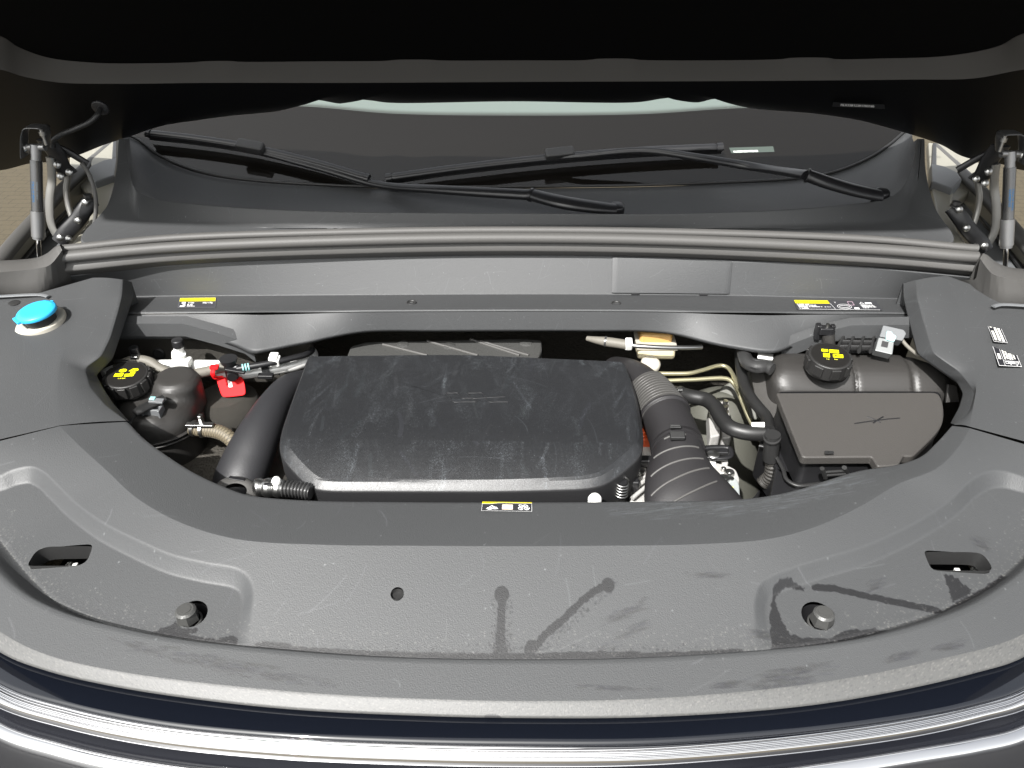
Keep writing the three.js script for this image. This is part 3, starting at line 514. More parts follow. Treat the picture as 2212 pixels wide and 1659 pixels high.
  // push clips
  for (const [x, y] of [[889, 654], [1331, 656]]) {
    const p = P(x, y, 0.995); part(t, 'push_clip', join([at(lathe([[0.0085, 0.0], [0.0075, 0.0016], [0.0062, 0.0012], [0.0055, -0.001], [0, -0.001]], 28), p), at(box(0.006, 0.002, 0.0018), p.clone().add(V(0, 0.0002, 0)))]), M.smooth);
  }
  // stickers
  const yS = yLd + 0.0026;
  const s1 = canvas(512, 140, (c, w, h) => {
    c.fillStyle = '#35353a'; c.fillRect(0, 0, w, h); c.fillStyle = '#dccf10'; c.fillRect(0, 0, w, 52); c.strokeStyle = '#8d8d90'; c.lineWidth = 3; c.strokeRect(2, 2, w - 4, h - 4);
    c.fillStyle = '#fff'; c.font = 'bold 26px sans-serif'; c.fillText('R-134a', 130, 82); c.fillText('560g +/-20g', 330, 82); c.fillRect(40, 62, 52, 22); c.fillRect(60, 92, 34, 30); c.fillRect(22, 112, 60, 16); for (let i = 0; i < 3; i++) for (let k = 0; k < 9; k++) if (rnd() < 0.8) c.fillRect(122 + k * (i === 2 ? 12 : 8), 92 + i * 12, 7, 9);
  });
  part(t, 'sticker', quad(...[[389, 643.5], [466, 642.5], [465, 664], [384, 664.5]].map(([x, y]) => P(x, y, yLd + 0.0016 - 0.015 * (672 - y) / 34))), print(s1), 'black sticker with a short yellow strip');
  const s2 = canvas(1024, 160, (c, w, h) => {
    c.fillStyle = '#38383c'; c.fillRect(0, 0, w, h); c.fillStyle = '#dccf10'; c.beginPath(); c.moveTo(0, 0); c.lineTo(420, 0); c.lineTo(430, 58); c.lineTo(8, 58); c.fill(); c.fillStyle = '#55500a'; c.font = '30px sans-serif'; c.fillText('!', 220, 40);
    c.fillStyle = '#f2f2f2'; for (let r = 0; r < 6; r++) for (let x = 20; x < (r === 0 ? 170 : r === 3 ? 420 : r < 4 ? 240 : 120); x += 9) if (rnd() < 0.85) c.fillRect(x + r * 4, 66 + r * 14, 7, 10);
    c.strokeStyle = '#f2f2f2'; c.lineWidth = 4; c.beginPath(); c.moveTo(432, 50); c.lineTo(466, 150); c.moveTo(20, 152); c.lineTo(1000, 156); c.stroke(); c.lineWidth = 5;
    c.beginPath(); c.ellipse(590, 104, 84, 40, 0, 0, 7); c.stroke(); c.beginPath(); c.ellipse(590, 104, 62, 18, 0, 0, 7); c.stroke(); c.strokeStyle = '#d9b8c8'; c.strokeRect(660, 18, 60, 60); c.font = 'bold 28px sans-serif'; c.fillText('V', 492, 44); c.fillRect(700, 120, 60, 24);
    c.strokeStyle = '#f2f2f2'; c.beginPath(); c.moveTo(800, 56); c.lineTo(826, 22); c.lineTo(852, 56); c.closePath(); c.stroke(); c.fillRect(870, 28, 80, 26); for (let r = 0; r < 4; r++) for (let x = 800; x < 800 + [150, 160, 168, 70][r]; x += 9) if (rnd() < 0.85) c.fillRect(x + r * 3, 70 + r * 16, 7, 11);
  });
  part(t, 'sticker', quad(...[[1715, 648], [1892, 650], [1906, 670], [1722, 668.5]].map(([x, y]) => P(x, y, yLd + 0.0016 - 0.015 * (672 - y) / 34))), print(s2), 'long black sticker with a yellow strip, a tank drawing and small print');
  base(t);
}
// ---------------------------------------------------------------- weather strip
{
  const t = T('weather_strip', 'grey rubber seal of two tubes running across the back of the bay', 'rubber seal');
  const X = [128, 160, 363, 777, 1106, 1450, 1884, 2075, 2112];
  const mk = (ys, y) => Q(X.map((x, i) => [x, ys[i], y]));
  part(t, 'lower_tube', tube(mk([556, 553, 535, 519, 514, 519, 538, 553, 556], 1.078), [0.0095, 0.0088], { n: 160, m: 20 }), M.rubber);
  part(t, 'upper_tube', tube(mk([538, 535, 515, 501, 497, 501, 517, 534, 537], 1.087), [0.0068, 0.0062], { n: 160, m: 18 }), M.rubber);
  const a = arc(mk([566, 564, 546, 530, 525, 530, 549, 564, 567], 1.069), 200), b = arc(mk([584, 582, 562, 545, 540, 545, 565, 581, 585], 1.058), 200);
  part(t, 'flange', grid([off(a, 0, 0.008, -0.008), a, mixRows(a, b, 0.5), b, off(b, 0, -0.004, -0.001), off(b, 0, -0.02, -0.02)]), M.rubber);
  base(t);
}
for (const s of [0, 1]) {   // rubber end pieces
  const t = T('seal_end', ['grey rubber end block of the seal above the blue filler cap', 'grey rubber end block of the seal above the data labels'][s], 'rubber seal', 'rubber end blocks of the seal');
  const rT = [[-260, 585, 1.075], [-150, 573, 1.075], [0, 564, 1.075], [72, 558, 1.075], [100, 548, 1.082], [119, 533, 1.094], [128, 529, 1.098]];
  const rF = [[-260, 608, 1.068], [-150, 596, 1.073], [0, 588, 1.073], [80, 580, 1.073], [108, 572, 1.079], [126, 552, 1.088], [134, 540, 1.094]];
  const rB = [[-260, 655, 1.036], [-150, 643, 1.036], [0, 634, 1.036], [85, 633, 1.034], [118, 622, 1.034], [138, 600, 1.045], [142, 580, 1.06]];
  let R = [rT, rF, rB].map(r => idx(Q(r), 50)); R = [off(R[0], 0, -0.05, -0.01), off(R[0], 0, -0.002, -0.006), R[0], mixRows(R[0], R[1], 0.5).map(p => V(p.x, p.y + 0.0035, p.z)), R[1], mixRows(R[1], R[2], 0.5), R[2], off(R[2], 0, -0.006, -0.003), off(R[2], 0, -0.03, -0.05)];
  if (s) R = R.map(mirror);
  part(t, 'rubber_block', toCreasedNormals(grid(R), 0.9), M.block);
  const lipA = L(1.0385, [-200,652, 0,640, 90,637, 104,641]).concat(), lip = tube(s ? mirror(lipA) : lipA, [0.004, 0.0015], { n: 30, m: 10 });
  part(t, 'lip', lip, M.panel);
  base(t);
}
// ---------------------------------------------------------------- windscreen, well below it
const WN = V(0, Math.cos(30 * RAD), Math.sin(30 * RAD)), W = d => plane(P(1106, 402, 1.07).addScaledVector(WN, d), WN.clone());
const glassBase = [235,245, 265,290, 300,307, 350,345, 425,375, 500,390, 650,402, 850,407, 1106,407, 1406,402, 1656,395, 1776,382, 1856,355, 1931,310, 1956,290, 1985,245];
{
  const t = T('windscreen', 'dark tinted windscreen with a black printed border behind the wipers', 'windscreen'), up = V(0, 0.5, -Math.cos(30 * RAD));
  const b = arc(L(W(0), glassBase), 120), topX = b.map((p, i) => { const q = P(1106, 402, 1.07).addScaledVector(up, 0.62); return V(p.x * 0.92, q.y, q.z); });
  part(t, 'pane', grid([b, mixRows(b, topX, 0.5), topX]), M.glass);
  const fr = arc(L(W(-0.004), [150,262, 400,236, 640,229, 850,245, 1106,249, 1386,246, 1606,233, 1800,236, 2060,262]), 120), b2 = arc(L(W(-0.004), glassBase), 120);
  part(t, 'printed_border', grid([b2, mixRows(b2, fr, 0.5), fr]), M.frit);
  const dots = canvas(1024, 32, (c, w, h) => { c.clearRect(0, 0, w, h); c.fillStyle = '#17160f'; for (let r = 0; r < 4; r++) for (let x = (r % 2) * 4; x < w; x += 8) { c.beginPath(); c.arc(x, 27 - r * 7, 3.4 - r * 0.75, 0, 7); c.fill(); } });
  dots.wrapS = THREE.RepeatWrapping;
  const fr2 = off(fr, 0, 0.5 * 0.012, -0.866 * 0.012), dg = grid([fr, fr2]); { const u = dg.attributes.uv; for (let i = 0; i < u.count; i++) u.setXY(i, (i % 120) / 119 * 4, i < 120 ? 0 : 1); }
  part(t, 'dotted_edge', dg, cutout(dots));
  const vin = canvas(512, 64, (c, w, h) => { c.fillStyle = '#39423c'; c.fillRect(0, 0, w, h); c.fillStyle = '#e8e8e4'; c.font = 'bold 30px sans-serif'; c.fillText('HLX33B123R1703160', 30, 58); });
  part(t, 'number_window', quad(...[[1575, 319], [1670, 316], [1673, 328], [1580, 331]].map(([x, y]) => P(x, y, W(-0.0025)))), print(vin), 'small pale strip printed with the car number');
  base(t);
  const d = T('dashboard', 'pale grey green dashboard top seen through the upper windscreen', 'dashboard');
  part(d, 'top_pad', slab([V(-0.75, 1.1, -1.66), V(0.75, 1.1, -1.66), V(0.75, 1.16, -2.3), V(-0.75, 1.16, -2.3)], 0.05, 0.008), M.dash); part(d, 'seam_strip', box(0.5, 0.004, 0.012).translate(-0.12, 1.125, -1.9), M.white);
  base(d);
}
const wellRow = a => idx(Q(a), 200);
const row0 = wellRow([[255, 300, 1.17], [250, 370, 1.14], [232, 440, 1.11], [176, 522, 1.086], [400, 512, 1.082], [700, 500, 1.082], [1106, 495, 1.082], [1500, 500, 1.082], [1800, 508, 1.082], [2058, 522, 1.086], [2022, 450, 1.11], [2001, 370, 1.14], [1998, 300, 1.17]]);
const row1 = wellRow([[281, 300, 1.17], [288, 375, 1.14], [287, 440, 1.108], [302, 474, 1.094], [450, 484, 1.088], [700, 490, 1.087], [1106, 492, 1.087], [1500, 491, 1.087], [1800, 486, 1.088], [1944, 472, 1.094], [1966, 430, 1.108], [1978, 370, 1.14], [1985, 300, 1.17]]);
const row2 = wellRow([[268, 300, 1.185], [278, 360, 1.155], [291, 405, 1.13], [318, 424, 1.114], [450, 442, 1.111], [700, 455, 1.11], [1106, 460, 1.11], [1500, 460, 1.11], [1800, 444, 1.111], [1926, 424, 1.114], [1956, 395, 1.13], [1972, 350, 1.155], [1982, 300, 1.185]]);
{
  const t = T('scuttle_well', 'dark plastic trough between the rubber seal and the windscreen foot', 'scuttle panel');
  const g4 = idx(Q([[255, 275], [272, 292], [300, 305], [350, 343], [450, 379], [700, 403], [1106, 407], [1500, 400], [1776, 381], [1870, 348], [1925, 312], [1950, 290], [1970, 275]].map(p => [...p, W(-0.003)])), 200);
  const r3 = mixRows(row2, g4, 0.3).map((p, i) => { const u = i / 199, e = Math.sin(u * Math.PI); return V(p.x, p.y - 0.012 - 0.02 * e, p.z); });
  const corner = (a, b, c, r, n = 4) => { const o = []; for (let k = 0; k <= n; k++) { const u = k / n; o.push(b.map((p, i) => { const s = p.clone().lerp(a[i], Math.min(0.4, r / p.distanceTo(a[i]))), e = p.clone().lerp(c[i], Math.min(0.4, r / p.distanceTo(c[i]))); return s.clone().lerp(p, u).lerp(p.clone().lerp(e, u), u); })); } return o; };
  part(t, 'apron', grid([off(row0, 0, -0.03, 0), ...corner(off(row0, 0, -0.03, 0), row0, row1, 0.003), mixRows(row0, row1, 0.3), mixRows(row0, row1, 0.6), mixRows(row0, row1, 0.85)]), M.trim);
  part(t, 'riser', grid([mixRows(row0, row1, 0.85), ...corner(row0, row1, row2, 0.006), mixRows(row1, row2, 0.5), ...corner(row1, row2, r3, 0.003), mixRows(row2, r3, 0.4), r3, mixRows(r3, g4, 0.35).map(p => V(p.x, p.y - 0.004, p.z)), mixRows(r3, g4, 0.7).map(p => V(p.x, p.y - 0.003, p.z)), g4]), M.trim);
  part(t, 'glass_seal', tube(arc(g4.map(p => V(p.x, p.y + 0.004, p.z + 0.001)), 60), 0.0028, { n: 160, m: 8 }), M.darkhose);
  base(t);
}
// ---------------------------------------------------------------- wipers
function wiper(label, bl, con, arm, head, piv) {
  const t = T('wiper', label, 'wiper', 'windscreen wipers');
  const pts = Q(bl), n = WN.clone(), bow = pts.map((p, i) => p.clone());
  const body = tube(bow, u => { const e = Math.min(1, Math.min(u, 1 - u) * 30 + 0.3); return [0.0078 * e, 0.0048 * e]; }, { n: 80, m: 16, up: n });
  const b = part(t, 'blade', body, M.wiper);
  part(b, 'rubber_lip', tube(bow.map(p => p.clone().addScaledVector(n, -0.011)), [0.0016, 0.009], { n: 40, m: 8, up: n }), M.black);
  const end = (i, j) => { const q = pts[i].clone().lerp(pts[j], 0.075); return tube([pts[i], q], [0.0088, 0.0058], { n: 6, m: 14, up: n }); };
  part(b, 'end_cap', end(0, 1), M.wiper); part(b, 'end_cap', end(pts.length - 1, pts.length - 2), M.wiper);
  const c = Q(con), dir = c[1].clone().sub(c[0]), g = new RoundedBoxGeometry(dir.length(), 0.016, 0.021, 3, 0.004);
  g.applyMatrix4(frame(c[0].clone().lerp(c[1], 0.5), n, dir)); part(t, 'connector', g, M.smooth);
  part(t, 'arm', tube(Q(arm), u => [0.0052 + 0.0055 * u, 0.0045 + 0.003 * u], { n: 60, m: 12, up: n }), M.wiper);
  const h = Q(head); part(t, 'arm_head', tube(h, u => [0.012 + 0.003 * Math.sin(u * 3), 0.0095 - 0.002 * u], { n: 30, m: 16, up: V(0, 1, 0.3) }), M.wiper);
  part(t, 'hinge_band', tube([h[0].clone().lerp(h[1], -0.04), h[0].clone().lerp(h[1], 0.04)], [0.0135, 0.0112], { n: 4, m: 16, up: V(0, 1, 0.3) }), M.wiper);
  const p = P(...piv); part(t, 'pivot_cap', at(lathe([[0, 0.012], [0.009, 0.0115], [0.0125, 0.009], [0.0135, 0.003], [0.0135, -0.03]], 28), p, V(0, 1, 0.25)), M.wiper);
  base(t);
}

wiper('black wiper reaching over the dark glass with its pivot behind the seal centre', [[316, 287, W(0.026)], [430, 300, W(0.026)], [540, 318, W(0.025)], [680, 351, W(0.024)], [797, 385, W(0.024)]], [[512, 311, W(0.034)], [569, 321, W(0.034)]],
  [[548, 325, W(0.024)], [700, 366, W(0.02)], [815, 398, W(0.022)], [960, 410, 1.097], [1146, 421, 1.108]], [[1148, 421, 1.108], [1215, 437, 1.106], [1275, 446, 1.10], [1330, 452, 1.094]], [1332, 454, 1.09]);
wiper('black wiper whose bent arm runs to a pivot near the trough corner', [[833, 384, W(0.024)], [1000, 361, W(0.026)], [1190, 340, W(0.026)], [1380, 325, W(0.026)], [1562, 317, W(0.025)]], [[1178, 335, W(0.034)], [1240, 328, W(0.034)]],
  [[1200, 341, W(0.028)], [1250, 337, W(0.036)], [1390, 325, W(0.05)], [1500, 339, W(0.052)], [1620, 359, W(0.046)], [1742, 378, 1.15]], [[1744, 379, 1.15], [1790, 395, 1.14], [1850, 412, 1.125], [1902, 423, 1.115]], [1903, 423, 1.107]);
// ---------------------------------------------------------------- bonnet, propped open: rear part in view, leaning over the bay
const HA = 39.4 * RAD, HN = V(0, -Math.cos(HA), Math.sin(HA)), HU = V(0, Math.sin(HA), Math.cos(HA)), H0 = P(1106, 220, zPlane(-1.36));
const HP = d => plane(H0.clone().addScaledVector(HN, d), HN.clone());
{
  const t = T('bonnet', 'black underside of the raised bonnet with liner and rolled rear edge', 'bonnet');
  const edge = [-300,330, -140,374, 0,368, 66,353, 107,350, 160,338, 225,313, 280,295, 350,272, 425,260, 500,250, 600,240, 630,231, 648,220, 685,216, 715,221, 733,224, 748,221, 766,215, 800,217, 840,222, 1106,219, 1376,221, 1431,213, 1463,211, 1486,220, 1511,221, 1541,214, 1578,217, 1611,232, 1756,245, 1856,260, 1956,287, 2031,312, 2080,338, 2130,350, 2160,354, 2212,368, 2350,374, 2500,330];
  const hoodX = 0.98, len = 0.98, corner = (x, l, d) => H0.clone().setX(x).addScaledVector(HU, l).addScaledVector(HN, d);
  const l1 = [-300,120, 0,150, 50,165, 125,178, 250,181, 450,179, 750,179, 1106,177, 1606,175, 1956,172, 2106,169, 2212,150, 2500,120];
  const l2 = [-300,20, 0,72, 40,96, 100,118, 200,130, 350,131, 420,129, 440,127, 500,126.5, 515,128, 700,127, 830,126, 860,123.5, 930,123.5, 950,125, 1106,125, 1270,124, 1290,121.5, 1365,121.5, 1385,124, 1690,122, 1706,119.5, 1790,119.5, 1802,122, 1900,121, 2056,114, 2156,94, 2212,66, 2500,20];
  const eA = arc(L(HP(0), edge), 400), n1 = arc(L(HP(0.004), l1), 400), n2 = arc(L(HP(-0.03), l2), 400), topR = [corner(-hoodX, len, -0.03), corner(hoodX, len, -0.03)];
  const eB = eA.map(p => p.clone().addScaledVector(HN, -0.022));
  const roll = [0, 1, 2, 3, 4].map(k => eA.map((p, i) => { const a = k / 4 * Math.PI; return p.clone().lerp(eB[i], (1 - Math.cos(a)) / 2).addScaledVector(HU, -0.006 * Math.sin(a)); }));
  const mids = [0.15, 0.3, 0.5, 0.7, 0.85].map(u => mixRows(eA, n1, u).map(p => p.clone().addScaledVector(HN, 0.008 * Math.sin(u * Math.PI))));
  part(t, 'inner_frame', grid([...roll.slice().reverse(), ...mids, n1]), M.paint);
  const r1 = n1.map((p, i) => p.clone().addScaledVector(HU, 0.002).addScaledVector(HN, -0.003));
  part(t, 'frame_step', grid([n1, r1, mixRows(r1, n2, 0.5), n2]), M.step);
  const nt = n2.map((p, i) => topR[0].clone().lerp(topR[1], i / 399));
  part(t, 'liner', grid([n2.map(p => p.clone().addScaledVector(HN, 0.004)), mixRows(n2, nt, 0.3), mixRows(n2, nt, 0.6), nt]), M.cloth);
  const o1 = eB.map(p => p.clone().addScaledVector(HN, -0.012)), ot = nt.map(p => p.clone().addScaledVector(HN, -0.03));
  part(t, 'outer_skin', grid([eB, o1, mixRows(o1, ot, 0.5), ot, nt]), M.body);
  const num = canvas(512, 48, (c, w, h) => { c.fillStyle = '#0c0c0d'; c.fillRect(0, 0, w, h); c.strokeStyle = '#4a4a4a'; c.lineWidth = 2; c.strokeRect(1, 1, w - 2, h - 2); c.fillStyle = '#eee'; c.font = 'bold 34px sans-serif'; c.fillText('HLX33B123R1703160', 74, 38); });
  part(t, 'number_sticker', quad(...[[1800, 221], [1910, 226], [1912, 235], [1798, 230]].map(([x, y]) => P(x, y, HP(0.0135)))), print(num), 'small black sticker with a white number');
  base(t);
}

// ---------------------------------------------------------------- gas struts, hinges, pillars and wings, one for each side
for (const s of [0, 1]) {
  const S = a => s ? mirror(a) : a, Z = z => zPlane(z), R = p => p.map(q => P(q[0], q[1], Z(q[2])));
  const where = ['nearer the blue filler cap', 'nearer the black data labels'][s];
  { // gas strut
    const t = T('gas_strut', `black and silver gas strut holding the bonnet, ${where}`, 'gas strut', 'gas struts of the bonnet');
    const [a, b, c, d, e] = S(R([[77, 318, -1.2], [78, 346, -1.195], [81, 457, -1.175], [83, 511, -1.165], [85, 572, -1.155]]));
    const txt = canvas(256, 256, (g, w, h) => { g.fillStyle = '#8f8f8f'; g.fillRect(0, 0, w, h); g.save(); g.translate(w * (s ? 0.57 : 0.43), h * 0.4); g.rotate(Math.PI / 2); g.fillStyle = '#2f86cc'; g.font = 'bold 19px sans-serif'; g.fillText('STABILUS', 0, -12); g.fillText('LIFT-O-MAT', 0, 10); g.fillStyle = '#cfe4f4'; g.font = '13px sans-serif'; g.fillText('0460NX 0380N', 0, 34); g.restore(); });
    std('strutprint' + s, [0.55, 0.55, 0.55], 0.24, { map: txt, metalness: 0.92 });
    const tb = tube([b, c], 0.0088, { n: 4, m: 28, open: true }); { const u = tb.attributes.uv, n = u.count / 28; for (let i = 0; i < u.count; i++) u.setXY(i, ((i % 28) / 28 + 0.75) % 1, 1 - Math.floor(i / 28) / (n - 1)); }
    part(t, 'cylinder', tb, M['strutprint' + s], 'tube printed in blue');
    part(t, 'sleeve', join([tube([c.clone().lerp(d, -0.02), d], 0.0102, { n: 3, m: 24 }), tube([d, d.clone().lerp(e, 0.08)], 0.0088, { n: 2, m: 20 })]), M.sleeve);
    part(t, 'rod', tube([d, e], 0.0036, { n: 2, m: 16 }), M.chrome);
    part(t, 'end_fitting', join([tube([a.clone().lerp(b, -0.2), a.clone().lerp(b, 0.55)], 0.0082, { n: 4, m: 18 }), tube([a.clone().lerp(b, 0.5), b.clone().lerp(c, 0.03)], 0.0075, { n: 4, m: 18 }), at(new THREE.CylinderGeometry(0.0055, 0.0055, 0.03, 16), a, V(1, 0, 0), V(0, 1, 0))]), M.sleeve);
    base(t);
  }
  { // U bracket on the bonnet
    const t = T('strut_bracket', `black folded bracket joining the bonnet and strut ${where}`, 'bracket', 'brackets between bonnet and gas struts');
    const br = a => tube(S(R(a)), [0.0016, 0.013], { n: 30, m: 8, up: V(0, 0, 1) });
    part(t, 'folded_strap', br([[53, 338, -1.2], [52, 320, -1.2], [54, 285, -1.2], [60, 274, -1.2], [80, 273, -1.2], [96, 275, -1.2], [100, 284, -1.2], [101, 315, -1.2]]), M.darksteel);
    const [q, q2] = S(R([[57, 320, -1.2], [91, 288, -1.19]]));
    part(t, 'pin', at(lathe([[0, 0.004], [0.006, 0.003], [0.007, 0], [0.004, -0.002], [0.004, -0.01]], 18), q, V(s ? 1 : -1, 0, 0.2), V(0, 1, 0)), M.steel);
    part(t, 'bolt', join([at(new THREE.CylinderGeometry(0.005, 0.005, 0.006, 6), q2), at(new THREE.CylinderGeometry(0.0025, 0.0025, 0.024, 10), q2.clone().add(V(0, -0.006, 0)))]), M.steel);
    base(t);
  }
  { // hinge
    const t = T('bonnet_linkage', `four bar bonnet linkage of black and grey links ${where}`, 'linkage', 'bonnet linkages');
    const link = (a, w, th = 0.0022) => tube(S(R(a)), [w, th], { n: 40, m: 10, up: V(0, 0, 1) });
    part(t, 'front_link', link([[108, 340, -1.25], [111, 360, -1.25], [112, 392, -1.25], [108, 420, -1.245], [107, 450, -1.24], [111, 485, -1.235], [128, 520, -1.23]], 0.0072, 0.003), M.link);
    part(t, 'rear_link', link([[140, 352, -1.27], [146, 380, -1.27], [143, 410, -1.265], [147, 440, -1.26], [158, 478, -1.25]], 0.005, 0.005), M.link);
    part(t, 'upper_plate', link([[98, 300, -1.24], [120, 330, -1.25], [135, 360, -1.26], [150, 376, -1.265]], 0.016, 0.004), M.black);
    part(t, 'brace', link([[112, 311, -1.25], [150, 330, -1.26], [190, 354, -1.265]], 0.006, 0.004), M.black);
    part(t, 'base_plate', link([[128, 524, -1.225], [140, 505, -1.23], [165, 478, -1.24], [185, 450, -1.25], [199, 432, -1.26]], 0.013, 0.005), M.black);
    for (const [x, y, z] of [[130, 513, -1.222], [149, 516, -1.222], [168, 476, -1.232], [184, 437, -1.245], [124, 356, -1.245], [150, 372, -1.255], [131, 381, -1.245]]) {
      const p = S([P(x, y, Z(z + 0.012))])[0]; part(t, 'rivet', at(lathe([[0, 0.0045], [0.004, 0.004], [0.006, 0.0015], [0.0062, 0]], 16), p, V(0, 0.4, 1)), M.steel);
    }
    const cap = S([P(190, 424, Z(-1.25))])[0]; part(t, 'adjusting_bolt', join([at(new THREE.CylinderGeometry(0.007, 0.007, 0.006, 6), cap, V(0.1, 1, 0)), at(new THREE.CylinderGeometry(0.009, 0.009, 0.002, 16), cap.clone().add(V(0, -0.005, 0)), V(0.1, 1, 0))]), M.darksteel);
    base(t);
  }
  if (!s) {
    const t = T('washer_hose', 'thin black hose hanging from the bonnet past the hinge', 'hose');
    part(t, 'hose', tube(R([[216, 232, -1.29], [212, 246, -1.27], [196, 262, -1.26], [165, 277, -1.25], [130, 292, -1.24], [114, 306, -1.24], [114, 318, -1.24]]), 0.0042, { n: 60, m: 12 }), M.darkhose);
    part(t, 'grommet', at(lathe([[0, 0.004], [0.012, 0.003], [0.014, 0], [0.01, -0.006]], 20), P(217, 233, Z(-1.288)), V(0, -0.4, 1)), M.black);
    part(t, 'lower_hose', tube(R([[176, 352, -1.24], [190, 372, -1.24], [201, 400, -1.235], [207, 430, -1.23], [207, 460, -1.225], [203, 485, -1.22], [196, 505, -1.215], [180, 522, -1.21]]), 0.0033, { n: 60, m: 12 }), M.rubber);
    base(t);
  }
  { // wing and pillar
    const t = T('front_wing', `cream painted wing and pillar foot with dark rail ${where}`, 'car body', 'front wings of the car');
    const pl = (y, a, th = 0.02, b = 0.003) => slab(S(L(y, a)), th, b);
    part(t, 'pillar_foot', pl(1.055, [175,532, 214,494, 236,440, 252,372, 262,296, 205,300, 196,352, 205,420, 190,480, 150,532]), M.body);
    part(t, 'pillar_step', pl(1.03, [232,300, 150,340, 150,380, 205,430, 190,500, 130,545, 220,520, 250,400]), M.body);
    part(t, 'pillar_cover', pl(1.068, [252,340, 222,346, 196,358, 186,372, 197,386, 205,393, 247,378]), M.panel);
    part(t, 'black_channel', pl(1.062, [252,296, 244,296, 240,352, 251,384]), M.black);
    part(t, 'inner_panel', pl(1.005, [-60,640, 130,560, 165,470, 225,360, 190,350, 100,440, 0,560]), M.panel);
    part(t, 'rail', tube(S(L(1.045, [-110,690, -60,630, 0,562, 40,514, 80,470, 140,405, 215,338, 250,308])), [0.0135, 0.011], { n: 60, m: 16 }), M.rubber);
    part(t, 'inner_rail', tube(S(L(1.012, [20,600, 60,550, 110,492, 160,430, 205,382, 235,352])), [0.005, 0.004], { n: 40, m: 10 }), M.darkhose);
    part(t, 'outer_panel', grid([S(L(1.04, [-110,700, 0,572, 80,480, 215,346])), S(L(1.04, [-110,700, 0,572, 80,480, 215,346])).map(p => V(p.x - (s ? -0.03 : 0.03), 0.5, p.z))]), M.body);
    base(t);
  }
}
// ---------------------------------------------------------------- engine cover
const dustTex = canvas(1024, 1024, (g, w, h) => {
  g.drawImage(scuffs(1024, 1024, 26, 30, 3).image, 0, 0);
  for (let i = 0; i < 260; i++) { // hazes of settled dust, grain by grain
    const x = rnd() * w, y = rnd() * h, a = -1.57 + (rnd() - 0.5) * 1.1, l = 60 + rnd() * 220, c0 = (rnd() - 0.5) * 90, s0 = 5 + rnd() * 26, al = 0.07 + rnd() * 0.2;
    for (let k = 0; k < 240; k++) { const t = rnd(), q = (rnd() + rnd() + rnd() - 1.5) * s0, px = x + Math.cos(a) * l * t + c0 * t * t + Math.sin(a) * q, py = y + Math.sin(a) * l * t - Math.cos(a) * q; g.fillStyle = `rgba(160,170,176,${al})`; g.fillRect(px, py, 1.4, 1.4); }
  }
  for (let i = 0; i < 120; i++) { // wiped dust: faint arcs and runs
    const x = rnd() * w, y = rnd() * h, l = 20 + rnd() * 130, a = -1.57 + (rnd() - 0.5) * 1.3; g.strokeStyle = `rgba(150,160,165,${0.012 + rnd() * 0.05})`; g.lineWidth = 2 + rnd() * 14; g.lineCap = 'round';
    g.beginPath(); g.moveTo(x, y); g.quadraticCurveTo(x + Math.cos(a) * l * 0.5 + (rnd() - 0.5) * 30, y + Math.sin(a) * l * 0.5, x + Math.cos(a) * l, y + Math.sin(a) * l); g.stroke();
  }
  for (let i = 0; i < 60; i++) { const x = rnd() * w, y = rnd() * h, l = 30 + rnd() * 120, a = rnd() * 6.28; g.strokeStyle = `rgba(175,185,190,${0.05 + rnd() * 0.14})`; g.lineWidth = 0.8 + rnd(); g.beginPath(); g.moveTo(x, y); g.quadraticCurveTo(x + Math.cos(a) * l * 0.5 + 12, y + Math.sin(a) * l * 0.5 - 8, x + Math.cos(a) * l, y + Math.sin(a) * l); g.stroke(); }
  for (let i = 0; i < 1600; i++) { g.fillStyle = `rgba(205,210,212,${0.15 + rnd() * 0.4})`; g.fillRect(rnd() * w, rnd() * h, 1.2, 1.2); }
});
dustTex.wrapS = dustTex.wrapT = THREE.RepeatWrapping; dustTex.offset.set(0.62, 0.1);
std('dusty', 1, 0.42, { ior: 1.65, ...{ map: dustTex, bumpMap: grain, bumpScale: 0.0002 } });
